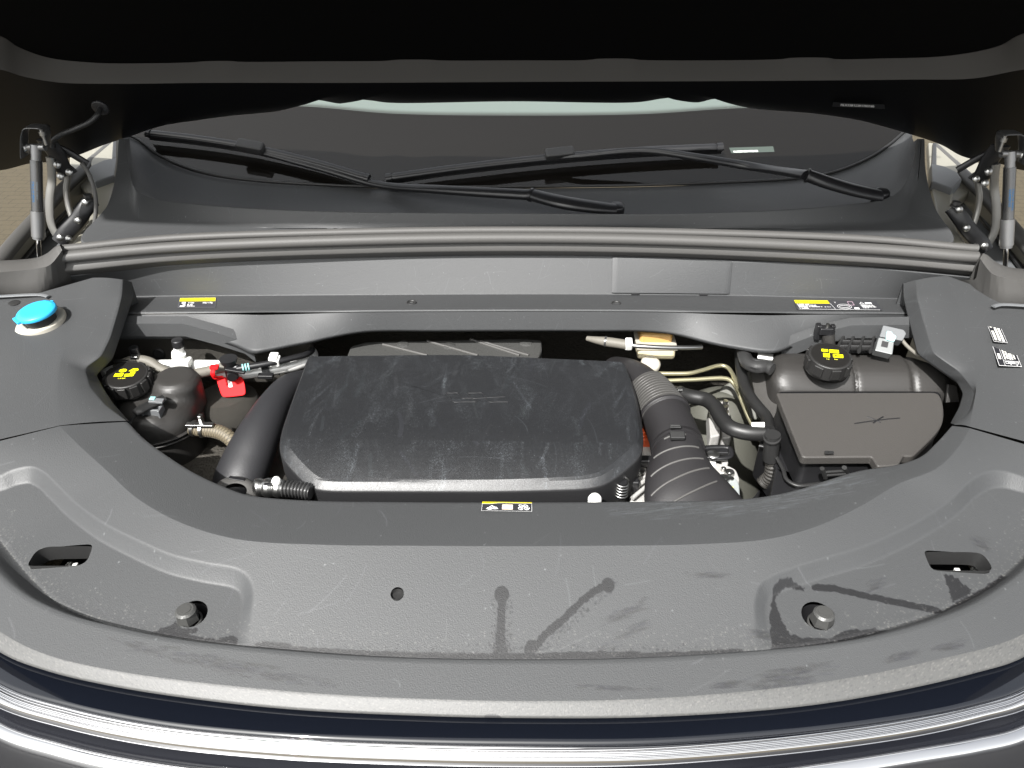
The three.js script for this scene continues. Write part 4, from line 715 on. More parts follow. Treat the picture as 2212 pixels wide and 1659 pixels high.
{
  const t = T('engine_cover', 'large dusty black engine cover with rounded corners and an embossed mark', 'engine cover');
  const dome = t => { t = Math.max(0, Math.min(1, t)); return 1 - (1 - t) ** 2; }, yE = 0.945, rise = 0.021, LYr = a => { const o = []; for (let i = 0; i < a.length; i += 2) o.push(P(a[i], a[i + 1], yE + rise * dome((1050 - a[i + 1]) / 175))); return o; }, o0 = rounded(LYr([664,776, 1000,772, 1352,788, 1374,850, 1390,940, 1386,985, 1330,1035, 1285,1056, 1100,1062, 690,1061, 660,1047, 606,988, 604,945, 630,868]), [0.008, 0.05, 0.014, 0.03, 0.03, 0.016, 0.03, 0.03, 0.05, 0.03, 0.02, 0.024, 0.03, 0.05], 8);
  const o = arc(o0, 220, true), c = o.reduce((s, p) => s.add(p), V()).multiplyScalar(1 / o.length);
  const inset = (d, y, fd = d) => o.map((p, i) => { const a = o[(i + 218) % 220], b = o[(i + 2) % 220], n = V(b.z - a.z, 0, a.x - b.x).normalize(); if (n.dot(c.clone().sub(p)) < 0) n.negate(); const k = sm01((n.z * -1 + 0.2) / 0.9), e = d + (fd - d) * k; return V(p.x + n.x * e, p.y + y - yE, p.z + n.z * e); });
  const i1 = inset(0.0045, yE + 0.0078, 0.0088), i0 = inset(0.001, yE + 0.0005, 0.001), rows = [i0, mixRows(i0, i1, 0.5).map(p => V(p.x, p.y + 0.0004, p.z)), i1];
  const zf = Math.max(...i1.map(p => p.z)), last = rows[rows.length - 1];
  for (let k = 1; k <= 60; k++) rows.push(last.map(p => { const q = p.clone().lerp(V(c.x, p.y, c.z - 0.01), k / 60); const e = k / 60, top = yE + 0.0078 + rise * dome((zf - q.z) / 0.12) + 0.001 * sm01(e * 1.5); q.y = top; return q; }));
  const body = grid(rows, true, 'xz', 0.42);
  part(t, 'side_wall', grid([inset(0.002, yE - 0.07), inset(-0.001, yE - 0.03), inset(-0.001, yE - 0.003), o, i0], true), M.wallplastic);
  part(t, 'moulded_lid', toCreasedNormals(body, 0.22), M.dusty);
  const topY = yE + rise + 0.0089, line = a => tube(L(topY, a), [0.0008, 0.0006], { n: (a.length / 2 - 1) * 12, m: 6 });
  part(t, 'embossed_mark', join([line([964,849, 976,849, 989,849, 994,855, 999,860, 1010,860, 1019,860]), line([964,849, 971,858, 980,868, 1003,868, 1028,868]), line([1019,860, 1024,865, 1030,870]), line([1010,849, 1026,849, 1041,849, 1049,858, 1057,868, 1076,868, 1097,868]), line([1010,849, 1014,855, 1019,860, 1050,859, 1090,857])]), M.emboss);
  base(t);
}
{ // ribbed shield behind it
  const t = T('heat_shield', 'ribbed dark shield between the engine cover and the scuttle panel', 'heat shield'), y = 0.925;
  part(t, 'plate', slab(rounded(L(y, [738,800, 757,748, 790,738, 1120,731, 1170,734, 1171,757, 1150,800]), 0.006), 0.05, 0.003), M.shield);
  for (const [a, b, c, d] of [[827, 744, 923, 768], [923, 737, 1032, 768], [1016, 733, 1122, 768], [1038, 737, 1142, 768]]) part(t, 'rib', tube(L(y + 0.001, [a, b, (a + c) / 2, (b + d) / 2, c, d]), [0.0022, 0.0025], { n: 8, m: 8 }), M.rubber);
  for (const [x, v] of [[970, 747], [1136, 741], [870, 744]]) part(t, 'boss', at(lathe([[0, 0.003], [0.008, 0.0025], [0.011, 0]], 18), P(x, v, y)), M.shield);
  base(t);
}
// ---------------------------------------------------------------- corner with the smaller coolant tank
{
  const t = T('coolant_tank', 'rounded dark coolant tank with a yellow printed cap and a wired sensor', 'coolant tank'), c = P(338, 892, 0.915);
  const f = (x, y, z) => {
    let d = sdCyl(x - 0.0, y + 0.035, z - 0.0, 0.058, 0.055, 0.03);
    d = smin(d, sdCyl(x - 0.022, y - 0.008, z + 0.038, 0.036, 0.034, 0.016), 0.012);
    d = smin(d, sdCyl(x + 0.04, y - 0.0, z + 0.04, 0.036, 0.03, 0.01), 0.014);
    d = smin(d, sdBox(x + 0.012, y - 0.004, z - 0.018, 0.036, 0.014, 0.03, 0.012), 0.012);
    return d;
  };
  part(t, 'vessel', blob(f, c, 0.13, 64), M.tank);
  const ring = []; for (let k = 0; k < 60; k++) { const a = k / 60 * 2 * Math.PI; ring.push(V(c.x + 0.0005 + Math.cos(a) * 0.06, c.y - 0.018 + 0.006 * Math.sin(a + 0.6), c.z + Math.sin(a) * 0.06)); }
  part(t, 'weld_seam', join([tube(ring, [0.003, 0.0016], { n: 90, m: 8, closed: true, open: true }), tube(ring.map(p => V(p.x, p.y - 0.006, p.z)), [0.003, 0.0016], { n: 90, m: 8, closed: true, open: true })]), M.tank);
  capWith(t, P(281, 832, 0.95), 0.0315, 0.021, V(0.02, 1, 0.1), 0.15, 0);
  // plug on the sensor
  const s = part(t, 'sensor_plug', tube(L(0.948, [292,893, 305,885, 322,876, 340,868, 355,861]), u => [0.0085 * Math.min(1, 0.6 + u * 3), 0.0055], { n: 24, m: 14 }), M.darkhose);
  part(s, 'latch', at(box(0.02, 0.004, 0.009, 0.001), P(338, 866, 0.9545), V(0.1, 1, 0.1)), M.panel); part(s, 'seal', at(box(0.008, 0.005, 0.007, 0.001), P(330, 862, 0.956)), M.teal);
  const sock = P(334, 889, 0.935); part(t, 'socket', join([at(box(0.026, 0.02, 0.004, 0.001), sock.clone().add(V(0, 0, 0.009))), at(box(0.026, 0.02, 0.003, 0.001), sock), at(box(0.003, 0.02, 0.018, 0.001), sock.clone().add(V(-0.012, 0, 0.004))), at(box(0.003, 0.02, 0.018, 0.001), sock.clone().add(V(0.012, 0, 0.004)))]), M.panel);
  part(t, 'wire', tube(L(0.944, [294,893, 286,904, 278,916, 268,925]), 0.0022, { n: 20, m: 8 }), M.darkhose);
  base(t);
}
function capWith(t, p, r, h, n, spin, kind) {
  const cap = part(t, 'cap', at(lathe([[0, h], [r * 0.9, h], [r * 0.95, h - 0.0008], [r * 0.97, h - 0.002], [r * 0.98, 0.002], [r * 1.02, 0], [r * 0.98, -0.004], [0, -0.004]], 48), p, n), M.cap);
  const N = kind ? 8 : 12; for (let k = 0; k < N; k++) { const g = box(kind ? r * 0.44 : r * 0.36, h * (kind ? 0.8 : 0.86), 0.004, 0.0012); g.translate(0, h * 0.48, r * 1.0); g.rotateY(k / N * Math.PI * 2 + spin); part(cap, 'grip', at(g, p, n), M.cap); }
  const art = canvas(256, 256, (c, w) => {
    c.fillStyle = '#1d1c1b'; c.fillRect(0, 0, w, w); c.fillStyle = '#f4f312'; c.translate(w / 2, w / 2); c.rotate(kind ? 0.1 : -0.12); c.transform(1, 0, -0.12, 1, 0, 0);
    if (kind) {
      c.fillRect(-58, -62, 44, 26); c.fillRect(-6, -62, 66, 36); c.fillRect(-48, -18, 44, 44); c.fillRect(18, -14, 68, 36); c.fillStyle = '#1d1c1b'; c.fillRect(-46, -54, 20, 10); c.fillRect(2, -54, 50, 4); c.fillRect(2, -44, 50, 4); c.fillRect(-42, -8, 32, 3); c.fillRect(-42, 2, 32, 3); c.fillRect(-42, 12, 32, 3); c.fillRect(26, -4, 20, 12); c.fillStyle = '#e8e63a'; c.font = 'bold 15px sans-serif'; c.fillText('1.4', -30, 52); c.fillText('bar', 24, 48);
    } else {
      c.beginPath(); c.ellipse(-34, -40, 26, 18, 0, 0, 7); c.fill(); c.beginPath(); c.moveTo(6, -30); c.lineTo(30, -58); c.lineTo(62, -56); c.lineTo(72, -36); c.lineTo(52, -24); c.closePath(); c.fill(); c.fillRect(-74, -12, 58, 34); c.fillRect(-4, -2, 62, 28); c.fillRect(26, -16, 34, 20); c.fillStyle = '#1d1c1b'; c.fillRect(-44, -44, 20, 8); c.beginPath(); c.ellipse(38, -40, 12, 7, 0, 0, 7); c.fill(); for (let i = 0; i < 4; i++) c.fillRect(-66 + i * 12, 0, 6, 8); c.fillRect(4, 10, 44, 4); c.fillStyle = '#f4f312'; c.font = 'bold 17px sans-serif'; c.fillText('1.4 bar', -38, 50);
    }
  });
  part(cap, 'print', at(new THREE.CircleGeometry(r * 0.86, 40).rotateX(-Math.PI / 2).translate(0, h + 0.0005, 0), p, n), print(art, 0.38), 'printed disc with yellow symbols');
}
const hoseThing = (name, label, cat, build) => { const t = T(name, label, cat); build(t); return base(t); };
hoseThing('coolant_hose', 'grey coolant hose looping behind the smaller coolant tank cap', 'hose', t => {
  part(t, 'hose', tube(Q([[252, 797, 0.952], [264, 787, 0.957], [282, 780, 0.96], [305, 778, 0.96], [325, 783, 0.957], [345, 796, 0.95], [375, 809, 0.945], [404, 811, 0.945], [430, 806, 0.945], [452, 801, 0.945], [484, 793, 0.946]]), 0.0078, { n: 120, m: 18 }), M.hose);
  part(t, 'clamp', join([tube(L(0.954, [254,796, 265,788]), 0.0088, { n: 3, m: 18 }), at(box(0.022, 0.004, 0.006, 0.001), P(262, 781, 0.965)), at(box(0.012, 0.005, 0.008, 0.001), P(291, 771, 0.968))]), M.steel);
  part(t, 'collar', tube(L(0.945, [402,811, 410,810]), 0.0092, { n: 3, m: 18 }), M.black);
});
hoseThing('aircon_pipe', 'white and silver air conditioning pipe with two black service caps', 'pipe', t => {
  part(t, 'white_pipe', tube(L(0.928, [225,812, 250,800, 300,793, 345,790, 420,790, 486,791]), 0.0095, { n: 40, m: 18 }), M.white);
  part(t, 'silver_pipe', tube(Q([[470, 808, 0.925], [520, 808, 0.925], [562, 803, 0.925], [600, 797, 0.925], [640, 789, 0.925], [664, 779, 0.925], [676, 768, 0.92], [668, 757, 0.915], [640, 757, 0.912], [600, 768, 0.912]]), 0.0082, { n: 90, m: 18 }), M.pipe);
  const post = (x, y, yy, x2, y2, y3, r) => tube([P(x, y, yy), P(x2, y2, y3)], r, { n: 4, m: 16, up: V(0, 0, 1) });
  const v = part(t, 'service_valve', join([post(385, 782, 0.935, 386, 747, 0.965, 0.0075), post(386, 772, 0.946, 386, 762, 0.955, 0.0105), at(box(0.03, 0.012, 0.02, 0.003), P(392, 783, 0.94))]), M.white);
  part(v, 'black_cap', at(lathe([[0, 0.013], [0.0075, 0.0125], [0.0088, 0.01], [0.0088, 0]], 20), P(386, 748, 0.966)), M.black);
  const v2 = part(t, 'service_valve', post(292, 772, 0.945, 292, 764, 0.958, 0.005), M.steel); part(v2, 'black_cap', at(lathe([[0, 0.012], [0.006, 0.0115], [0.007, 0.01], [0.007, -0.004]], 20), P(292, 763, 0.96)), M.black);
});
hoseThing('quick_coupling', 'black plastic coupling between the grey hose and thin black line', 'coupling', t => {
  const p = P(497, 792, 0.946); part(t, 'housing', join([at(cyl(0.0095, 0.0095, 0.03), p.clone().add(V(0, -0.02, 0))), at(cyl(0.012, 0.0135, 0.007), p.clone().add(V(0, 0.008, 0))), tube(L(0.946, [478,794, 516,794]), 0.0055, { n: 3, m: 14 }), tube(L(0.936, [498,798, 502,815]), 0.0075, { n: 3, m: 14, up: V(0, 0, 1) }), at(box(0.03, 0.004, 0.008, 0.001), p.clone().add(V(0.012, 0.001, 0.012)), V(0.2, 1, 0))]), M.black);
  part(t, 'line', tube(Q([[512, 797, 0.946], [535, 793, 0.947], [590, 783, 0.948], [630, 774, 0.946], [660, 766, 0.942], [674, 757, 0.935], [668, 748, 0.925]]), 0.0048, { n: 70, m: 14 }), M.black);
  for (const [x, y] of [[525, 795], [531, 794], [537, 793]]) part(t, 'ring', tube(L(0.947, [x - 1.6, y + 0.3, x + 1.6, y - 0.3]), 0.0064, { n: 2, m: 16 }), M.teal);
  part(t, 'line_clip', join([at(box(0.016, 0.014, 0.014, 0.002), P(594, 779, 0.948), V(0.1, 1, 0.2)), at(box(0.013, 0.006, 0.017, 0.0015), P(591, 771, 0.955), V(0.1, 1, 0.2))]), M.white);
  part(t, 'pipe_clamp', join([tube(L(0.926, [566,803, 582,800]), 0.011, { n: 3, m: 18 }), at(box(0.024, 0.006, 0.01, 0.001), P(574, 812, 0.925))]), M.black);
});
{
  const t = T('warning_tag', 'bright red plastic tag hanging on its strap below the black coupling', 'tag');
  const pl = plane(P(497, 835, 0.915), V(0.05, 0.72, 0.69)), hole = L(pl, [494,838, 497,836, 500,838, 497,840]);
  part(t, 'plate', slab(rounded(L(pl, [465,812, 488,815, 500,818, 519,810, 527,822, 531,849, 526,854, 490,858, 480,857, 475,846]), [0.002, 0.01, 0.01, 0.006, 0.02, 0.008, 0.004, 0.01, 0.006, 0.01], 5), 0.0016, 0.0005, 1, [hole]), M.red);
  const words = canvas(64, 128, (c, w, h) => { c.fillStyle = '#d81818'; c.fillRect(0, 0, w, h); c.fillStyle = '#f4e9e0'; c.beginPath(); c.roundRect(8, 4, 48, 120, 14); c.fill(); c.strokeStyle = '#c33'; c.lineWidth = 3; for (const y of [30, 62, 94]) { c.beginPath(); c.moveTo(8, y); c.lineTo(56, y - 5); c.stroke(); } c.beginPath(); c.moveTo(33, 4); c.lineTo(33, 124); c.stroke(); });
  const q = L(plane(P(497, 835, 0.915).addScaledVector(pl.n, 0.0008), pl.n.clone()), [490,821, 500,820, 503,836, 494,837]);
  part(t, 'print', quad(...q), print(words), 'white block of print');
  part(t, 'strap', tube(Q([[462, 795, 0.957], [459, 806, 0.952], [463, 814, 0.944], [472, 816, 0.936], [482, 815, 0.93]]), [0.0035, 0.001], { n: 30, m: 8, up: V(0, 0.7, 0.7) }), M.red);
  part(t, 'strap_head', at(box(0.013, 0.004, 0.008, 0.001), P(463, 793, 0.958), V(0, 1, 0.3)), M.red);
  base(t);
}
hoseThing('braided_hose', 'brown braided hose curving down from the smaller coolant tank', 'hose', t => {
  const tx = canvas(512, 128, (c, w, h) => { c.fillStyle = '#6d6452'; c.fillRect(0, 0, w, h); c.strokeStyle = 'rgba(40,36,28,.55)'; c.lineWidth = 3; for (let i = -20; i < 60; i++) { c.beginPath(); c.moveTo(i * 14, 0); c.lineTo(i * 14 + 60, h); c.stroke(); c.beginPath(); c.moveTo(i * 14 + 60, 0); c.lineTo(i * 14, h); c.stroke(); } c.fillStyle = '#ded8c6'; c.font = 'bold 20px sans-serif'; c.fillText('111710003 SCNE BOT 1CAE4', 80, 40); });
  const mt = std('braid', 1, 0.62, { map: tx }), g = tube(Q([[414, 925, 0.905], [435, 928, 0.905], [458, 930, 0.905], [480, 936, 0.903], [498, 948, 0.898], [510, 965, 0.888], [513, 985, 0.873], [510, 1010, 0.85], [504, 1040, 0.82]]), 0.0105, { n: 70, m: 22 });
  const u = g.attributes.uv; for (let i = 0; i < u.count; i++) { const r = Math.floor(i / 22); u.setXY(i, r / 72, ((i % 22) / 22 + 0.62) % 1); }
  part(t, 'hose', g, mt);
  part(t, 'clamp', join([tube(L(0.906, [417,925, 424,926]), 0.0122, { n: 3, m: 22 }), tube(L(0.906, [434,928, 440,928]), 0.0122, { n: 3, m: 22 }), at(box(0.04, 0.005, 0.009, 0.001), P(432, 918, 0.917)), at(box(0.005, 0.016, 0.008, 0.001), P(434, 906, 0.922))]), M.steel);
});
{
  const t = T('strut_tower', 'dark textured suspension tower below the red tag', 'suspension tower');
  const c = P(482, 850, 0.9); c.y = 0.62;
  part(t, 'turret', lathe([[0, 0.28], [0.035, 0.278], [0.049, 0.268], [0.054, 0.25], [0.058, 0.1], [0.064, 0]], 40).translate(c.x, c.y, c.z), M.felt);
  const d = P(430, 985, 0.85); part(t, 'lower_housing', blob((x, y, z) => sdCyl(x, y, z, 0.075, 0.06, 0.05), d.setY(0.79), 0.12, 36), M.felt);
  part(t, 'wall', box(0.47, 0.1, 0.012, 0.004).translate(-0.565, 0.915, -1.078), M.felt); part(t, 'wall_plug', at(lathe([[0, 0.002], [0.006, 0.002], [0.0085, 0.0035], [0.0095, 0]], 24), P(343, 763, zPlane(-1.07)), V(0, 0.1, 1)), M.smooth);
  part(t, 'side_rail', box(0.04, 0.02, 0.3, 0.006).translate(-0.335, 0.86, -0.98), M.felt);
  base(t);
}
hoseThing('intake_elbow', 'fat black rubber elbow bending down beside the engine cover', 'air duct', t => {
  part(t, 'elbow', tube(Q([[690, 828, 0.9], [650, 830, 0.922], [622, 842, 0.93], [598, 870, 0.93], [577, 905, 0.926], [556, 945, 0.918], [536, 990, 0.905], [514, 1045, 0.885], [490, 1100, 0.85]]), u => [0.019 + 0.018 * sm01((u - 0.1) / 0.8), 0.02 + 0.012 * u], { n: 90, m: 30 }), M.elbow);
});
hoseThing('breather_valve', 'chrome and black ringed hose coupling at the bay opening edge', 'coupling', t => {
  const y = 0.945, ax = [[546, 1055, 0.006], [552, 1054, 0.0115], [560, 1053, 0.012], [566, 1053, 0.0105], [569, 1053, 0.0125], [588, 1054, 0.0125], [590, 1054, 0.0105], [594, 1054, 0.0118], [612, 1056, 0.0118], [614, 1056, 0.009]];
  part(t, 'metal_body', tube(ax.map(a => P(a[0], a[1], y)), u => { const k = Math.min(ax.length - 1.001, u * (ax.length - 1)), i = Math.floor(k); return ax[i][2] + (ax[i + 1][2] - ax[i][2]) * (k - i); }, { n: 60, m: 24 }), M.steel);
  part(t, 'ribbed_hose', tube(L(y, [612,1056, 630,1057, 650,1059, 672,1063]), u => 0.0098 + 0.0016 * Math.sin(u * 50), { n: 80, m: 20 }), M.darksteel);
  part(t, 'nozzle', at(lathe([[0, 0.007], [0.004, 0.0062], [0.006, 0.002], [0.006, -0.006]], 18), P(597, 1041, 0.956), V(0.15, 1, 0)), M.white);
  part(t, 'slot_mark', at(box(0.01, 0.001, 0.004, 0.0004), P(579, 1046, y + 0.0122)), M.black);
});
hoseThing('pipe_flange', 'grey round pipe flange half hidden by the cover edge', 'flange', t => { const p = P(508, 1063, 0.94); part(t, 'ring', at(lathe([[0.014, 0.002], [0.018, 0.004], [0.026, 0.003], [0.028, -0.006], [0.03, -0.02]], 36), p, V(0.2, 1, 0)), M.rubber); part(t, 'slot', at(box(0.02, 0.002, 0.006, 0.001), p.clone().add(V(-0.003, 0.0045, -0.02)), V(0.2, 1, 0)), M.black); });
// ---------------------------------------------------------------- intake duct beside the engine cover
{
  const t = T('intake_duct', 'black air intake duct with grey bellows and a ribbed flared mouth', 'air duct');
  part(t, 'rubber_bend', tube(Q([[1330, 802, 0.895], [1362, 812, 0.926], [1384, 826, 0.936], [1402, 845, 0.94]]), u => 0.0245 + 0.003 * u, { n: 30, m: 34 }), M.duct);
  const N = 12, bell = tube(Q([[1398, 839, 0.94], [1417, 864, 0.939], [1437, 899, 0.936]]), u => { const w = 0.5 + 0.5 * Math.cos(u * N * 2 * Math.PI); return 0.0258 + 0.0055 * u + 0.0056 * w ** 5; }, { n: N * 14, m: 48 });
  part(t, 'bellows', bell, M.bellows);
  part(t, 'sleeve', tube(Q([[1435, 896, 0.936], [1449, 926, 0.934], [1462, 962, 0.932]]), u => u < 0.07 ? 0.0378 : 0.0348, { n: 50, m: 44 }), M.duct);
  part(t, 'collar', join([tube(Q([[1459.5, 955, 0.932], [1462, 962, 0.9315]]), 0.0362, { n: 3, m: 44 }), tube(Q([[1464, 972, 0.93], [1465, 976, 0.93]]), 0.0366, { n: 3, m: 44 })]), M.duct);
  const clip = P(1463, 941, 0.9685); part(t, 'collar_clip', join([at(box(0.019, 0.006, 0.011, 0.001), clip, V(0, 1, 0.35)), at(box(0.015, 0.003, 0.006, 0.001), P(1459, 921, 0.9715), V(0, 1, 0.3)), at(box(0.013, 0.003, 0.003, 0.001), P(1459, 919, 0.973), V(0, 1, 0.3))]), M.smooth);
  const fl = Q([[1463, 964, 0.93], [1466, 995, 0.928], [1471, 1028, 0.924], [1480, 1055, 0.92], [1491, 1082, 0.914], [1512, 1140, 0.895]]), wid = u => [0.0344 + 0.052 * Math.max(0, u - 0.12) ** 1.15, 0.0348 - 0.008 * u];
  const cc = new THREE.CatmullRomCurve3(fl, false, 'centripetal'), flare = part(t, 'flared_mouth', tube(fl, wid, { n: 70, m: 48 }), M.duct);
  for (const [u, a0, a1, sk] of [[0.1, 0.9, 1.75, 0.03], [0.22, 0.55, 2.2, 0.10], [0.36, 0.5, 2.2, 0.14], [0.5, 0.45, 2.2, 0.16], [0.66, 0.5, 2.15, 0.14]]) {
    const pts = []; for (let k = 0; k <= 14; k++) { const a = a0 + (a1 - a0) * k / 14, uu = u + sk * (1 - k / 14) * 0.9, p = cc.getPointAt(uu), tg = cc.getTangentAt(uu), s = tg.clone().cross(V(0, 1, 0)).normalize(), up = s.clone().cross(tg).normalize(), [rx, ry] = wid(uu); pts.push(p.clone().addScaledVector(s, Math.cos(a) * rx).addScaledVector(up, Math.sin(a) * (ry + 0.0002))); }
    part(flare, 'rib', tube(pts, 0.0014, { n: 40, m: 8 }), M.rubber);
  }
  base(t);
}
// ---------------------------------------------------------------- brake fluid and lines behind
{
  const t = T('brake_fluid_tank', 'small cream and amber fluid tank tucked under the scuttle panel', 'fluid tank'), c = P(1415, 742, 0.93);
  part(t, 'vessel', at(box(0.062, 0.022, 0.05, 0.006), c.clone().add(V(0, -0.006, 0))), M.creamtank); part(t, 'upper_half', at(box(0.054, 0.02, 0.04, 0.006), c.clone().add(V(0, 0.012, -0.012))), M.amber);
  part(t, 'weld_seam', at(box(0.066, 0.004, 0.053, 0.001), c.clone().add(V(0, 0.005, 0))), M.cream);
  part(t, 'foot', join([at(lathe([[0, 0.006], [0.012, 0.006], [0.016, 0.004], [0.016, -0.004]], 24), P(1405, 787, 0.915), V(0.1, 1, 0.3)), tube(Q([[1409, 757, 0.925], [1408, 772, 0.92]]), 0.003, { n: 3, m: 8 })]), M.cream);
  base(t);
}
hoseThing('vacuum_hose', 'tan rubber hose with a white clamp joining a bare metal line', 'hose', t => {
  part(t, 'rubber_hose', tube(Q([[1268, 731, 0.955], [1290, 735, 0.957], [1310, 738, 0.958]]), u => 0.004 + 0.004 * u, { n: 20, m: 14 }), M.hose); part(t, 'sleeve', tube(Q([[1308, 738, 0.958], [1330, 741, 0.958], [1356, 745, 0.958]]), 0.0078, { n: 12, m: 16 }), M.hose);
  part(t, 'band', tube(Q([[1306, 737.5, 0.958], [1310, 738, 0.958]]), 0.0088, { n: 3, m: 16 }), M.darksteel); part(t, 'white_clamp', at(box(0.011, 0.014, 0.016, 0.002), P(1358, 743, 0.96), V(0, 1, 0.4)), M.white);
  part(t, 'metal_line', tube(Q([[1360, 746, 0.958], [1400, 749, 0.958], [1450, 751, 0.956], [1490, 751, 0.953], [1516, 750, 0.95]]), 0.0036, { n: 30, m: 12 }), M.steel);
});
hoseThing('brake_line', 'upper yellowish metal line bending sharply down past the suspension tower', 'brake line', t => part(t, 'line', tube(L(0.91, [1380,807, 1420,807, 1460,807, 1490,806, 1520,799, 1547,791, 1562,790, 1573,795, 1581,806, 1588,820, 1594,836]), 0.0034, { n: 80, m: 12 }), M.zinc));
hoseThing('brake_line', 'lower yellowish metal line running down to the black hose end', 'brake line', t => part(t, 'line', tube(Q([[1420, 823, 0.9], [1450, 822, 0.9], [1500, 820, 0.9], [1560, 817, 0.9], [1575, 820, 0.898], [1585, 829, 0.893], [1596, 850, 0.88], [1606, 875, 0.865], [1616, 900, 0.85], [1624, 916, 0.84]]), 0.0036, { n: 80, m: 12 }), M.zinc));
hoseThing('heater_hose', 'smooth black hose bending in an S beside the bellows', 'hose', t => { part(t, 'hose', tube(Q([[1440, 846, 0.9], [1465, 850, 0.905], [1494, 857, 0.91], [1526, 864, 0.913], [1545, 880, 0.915], [1558, 903, 0.917], [1578, 924, 0.92], [1610, 934, 0.92], [1656, 937, 0.92]]), 0.0112, { n: 80, m: 22 }), M.darkhose); part(t, 'white_sleeve', tube(Q([[1623, 918.5, 0.93], [1651, 918, 0.932]]), 0.0042, { n: 6, m: 12 }), M.white); part(t, 'end_ring', tube(Q([[1650, 937, 0.92], [1657, 937, 0.92]]), 0.0128, { n: 3, m: 22 }), M.black); part(t, 'clamp', join([tube(Q([[1466, 850, 0.905], [1472, 851.5, 0.906]]), 0.0122, { n: 3, m: 22 }), at(box(0.008, 0.006, 0.007, 0.001), P(1469, 843, 0.917))]), M.steel); });
{
  const t = T('suspension_turret', 'grey green sheet metal turret in the shade behind the hoses', 'suspension tower'), c = P(1565, 880, 0.8); c.y = 0.6;
  part(t, 'cone', lathe([[0, 0.215], [0.03, 0.21], [0.055, 0.19], [0.085, 0.09], [0.1, 0]], 36).translate(c.x, c.y, c.z - 0.02), M.greysheet); part(t, 'wing_panel', slab(L(plane(P(1600, 830, 0.83), V(-0.3, 0.6, 0.6)), [1540,860, 1560,835, 1620,800, 1690,800, 1690,900, 1600,910]), 0.01, 0.002), M.greysheet);
  base(t);
}
// ---------------------------------------------------------------- castings round the duct
{
  const t = T('gearbox_casting', 'pale aluminium gearbox casting with bolts between engine cover and duct', 'gearbox');
  const f = (y, a, th, m = M.alu, nm = 'casting') => part(t, nm, slab(rounded(L(y, a), 0.004), th, 0.002), m);
  f(0.895, [1362,1010, 1395,985, 1415,985, 1420,1085, 1360,1085], 0.05); f(0.902, [1372,1012, 1408,1004, 1408,1026, 1372,1036], 0.03, M.alu, 'boss'); f(0.9, [1388,960, 1408,958, 1408,986, 1386,988], 0.03, M.white, 'bracket');
  part(t, 'rib', tube(L(0.905, [1368,1058, 1390,1040, 1410,1024]), 0.003, { n: 8, m: 8 }), M.alu); part(t, 'rib', tube(L(0.905, [1366,1076, 1390,1056, 1412,1038]), 0.003, { n: 8, m: 8 }), M.alu);
  part(t, 'bolt', at(join([new THREE.CylinderGeometry(0.0075, 0.008, 0.004, 20), new THREE.CylinderGeometry(0.0048, 0.0048, 0.006, 6)]), P(1381, 1018, 0.906)), M.steel);
  base(t);
}
hoseThing('orange_connector', 'small orange connector peeping out between engine cover and duct', 'connector', t => part(t, 'housing', join([at(box(0.016, 0.018, 0.02, 0.002), P(1394, 950, 0.905)), at(box(0.01, 0.012, 0.012, 0.002), P(1386, 936, 0.915))]), M.orange));
hoseThing('coil_spring', 'small pale coil spring on a black stud by the engine cover corner', 'spring', t => { const p = P(1341, 1068, 0.915), pts = []; for (let k = 0; k <= 100; k++) { const a = k / 100 * 5 * 2 * Math.PI; pts.push(V(p.x + Math.cos(a) * 0.008, p.y + k / 100 * 0.024, p.z + Math.sin(a) * 0.008)); } part(t, 'coil', tube(pts, 0.0012, { n: 200, m: 8 }), M.steel); part(t, 'stud', at(cyl(0.0066, 0.0066, 0.026), p.clone().add(V(0, -0.004, 0))), M.black); });
hoseThing('ball_stud', 'white round stud head between engine cover and front cover', 'stud', t => part(t, 'head', at(lathe([[0, 0.006], [0.006, 0.005], [0.0085, 0.001], [0.0085, -0.01]], 20), P(1285, 1078, 0.95)), M.white));
hoseThing('black_bracket', 'small black bracket at the rim of the engine cover above the spring', 'bracket', t => { part(t, 'upright', at(box(0.02, 0.03, 0.016, 0.003), P(1363, 1052, 0.905)), M.black); part(t, 'clip', at(box(0.026, 0.012, 0.014, 0.003), P(1392, 996, 0.912)), M.black); });
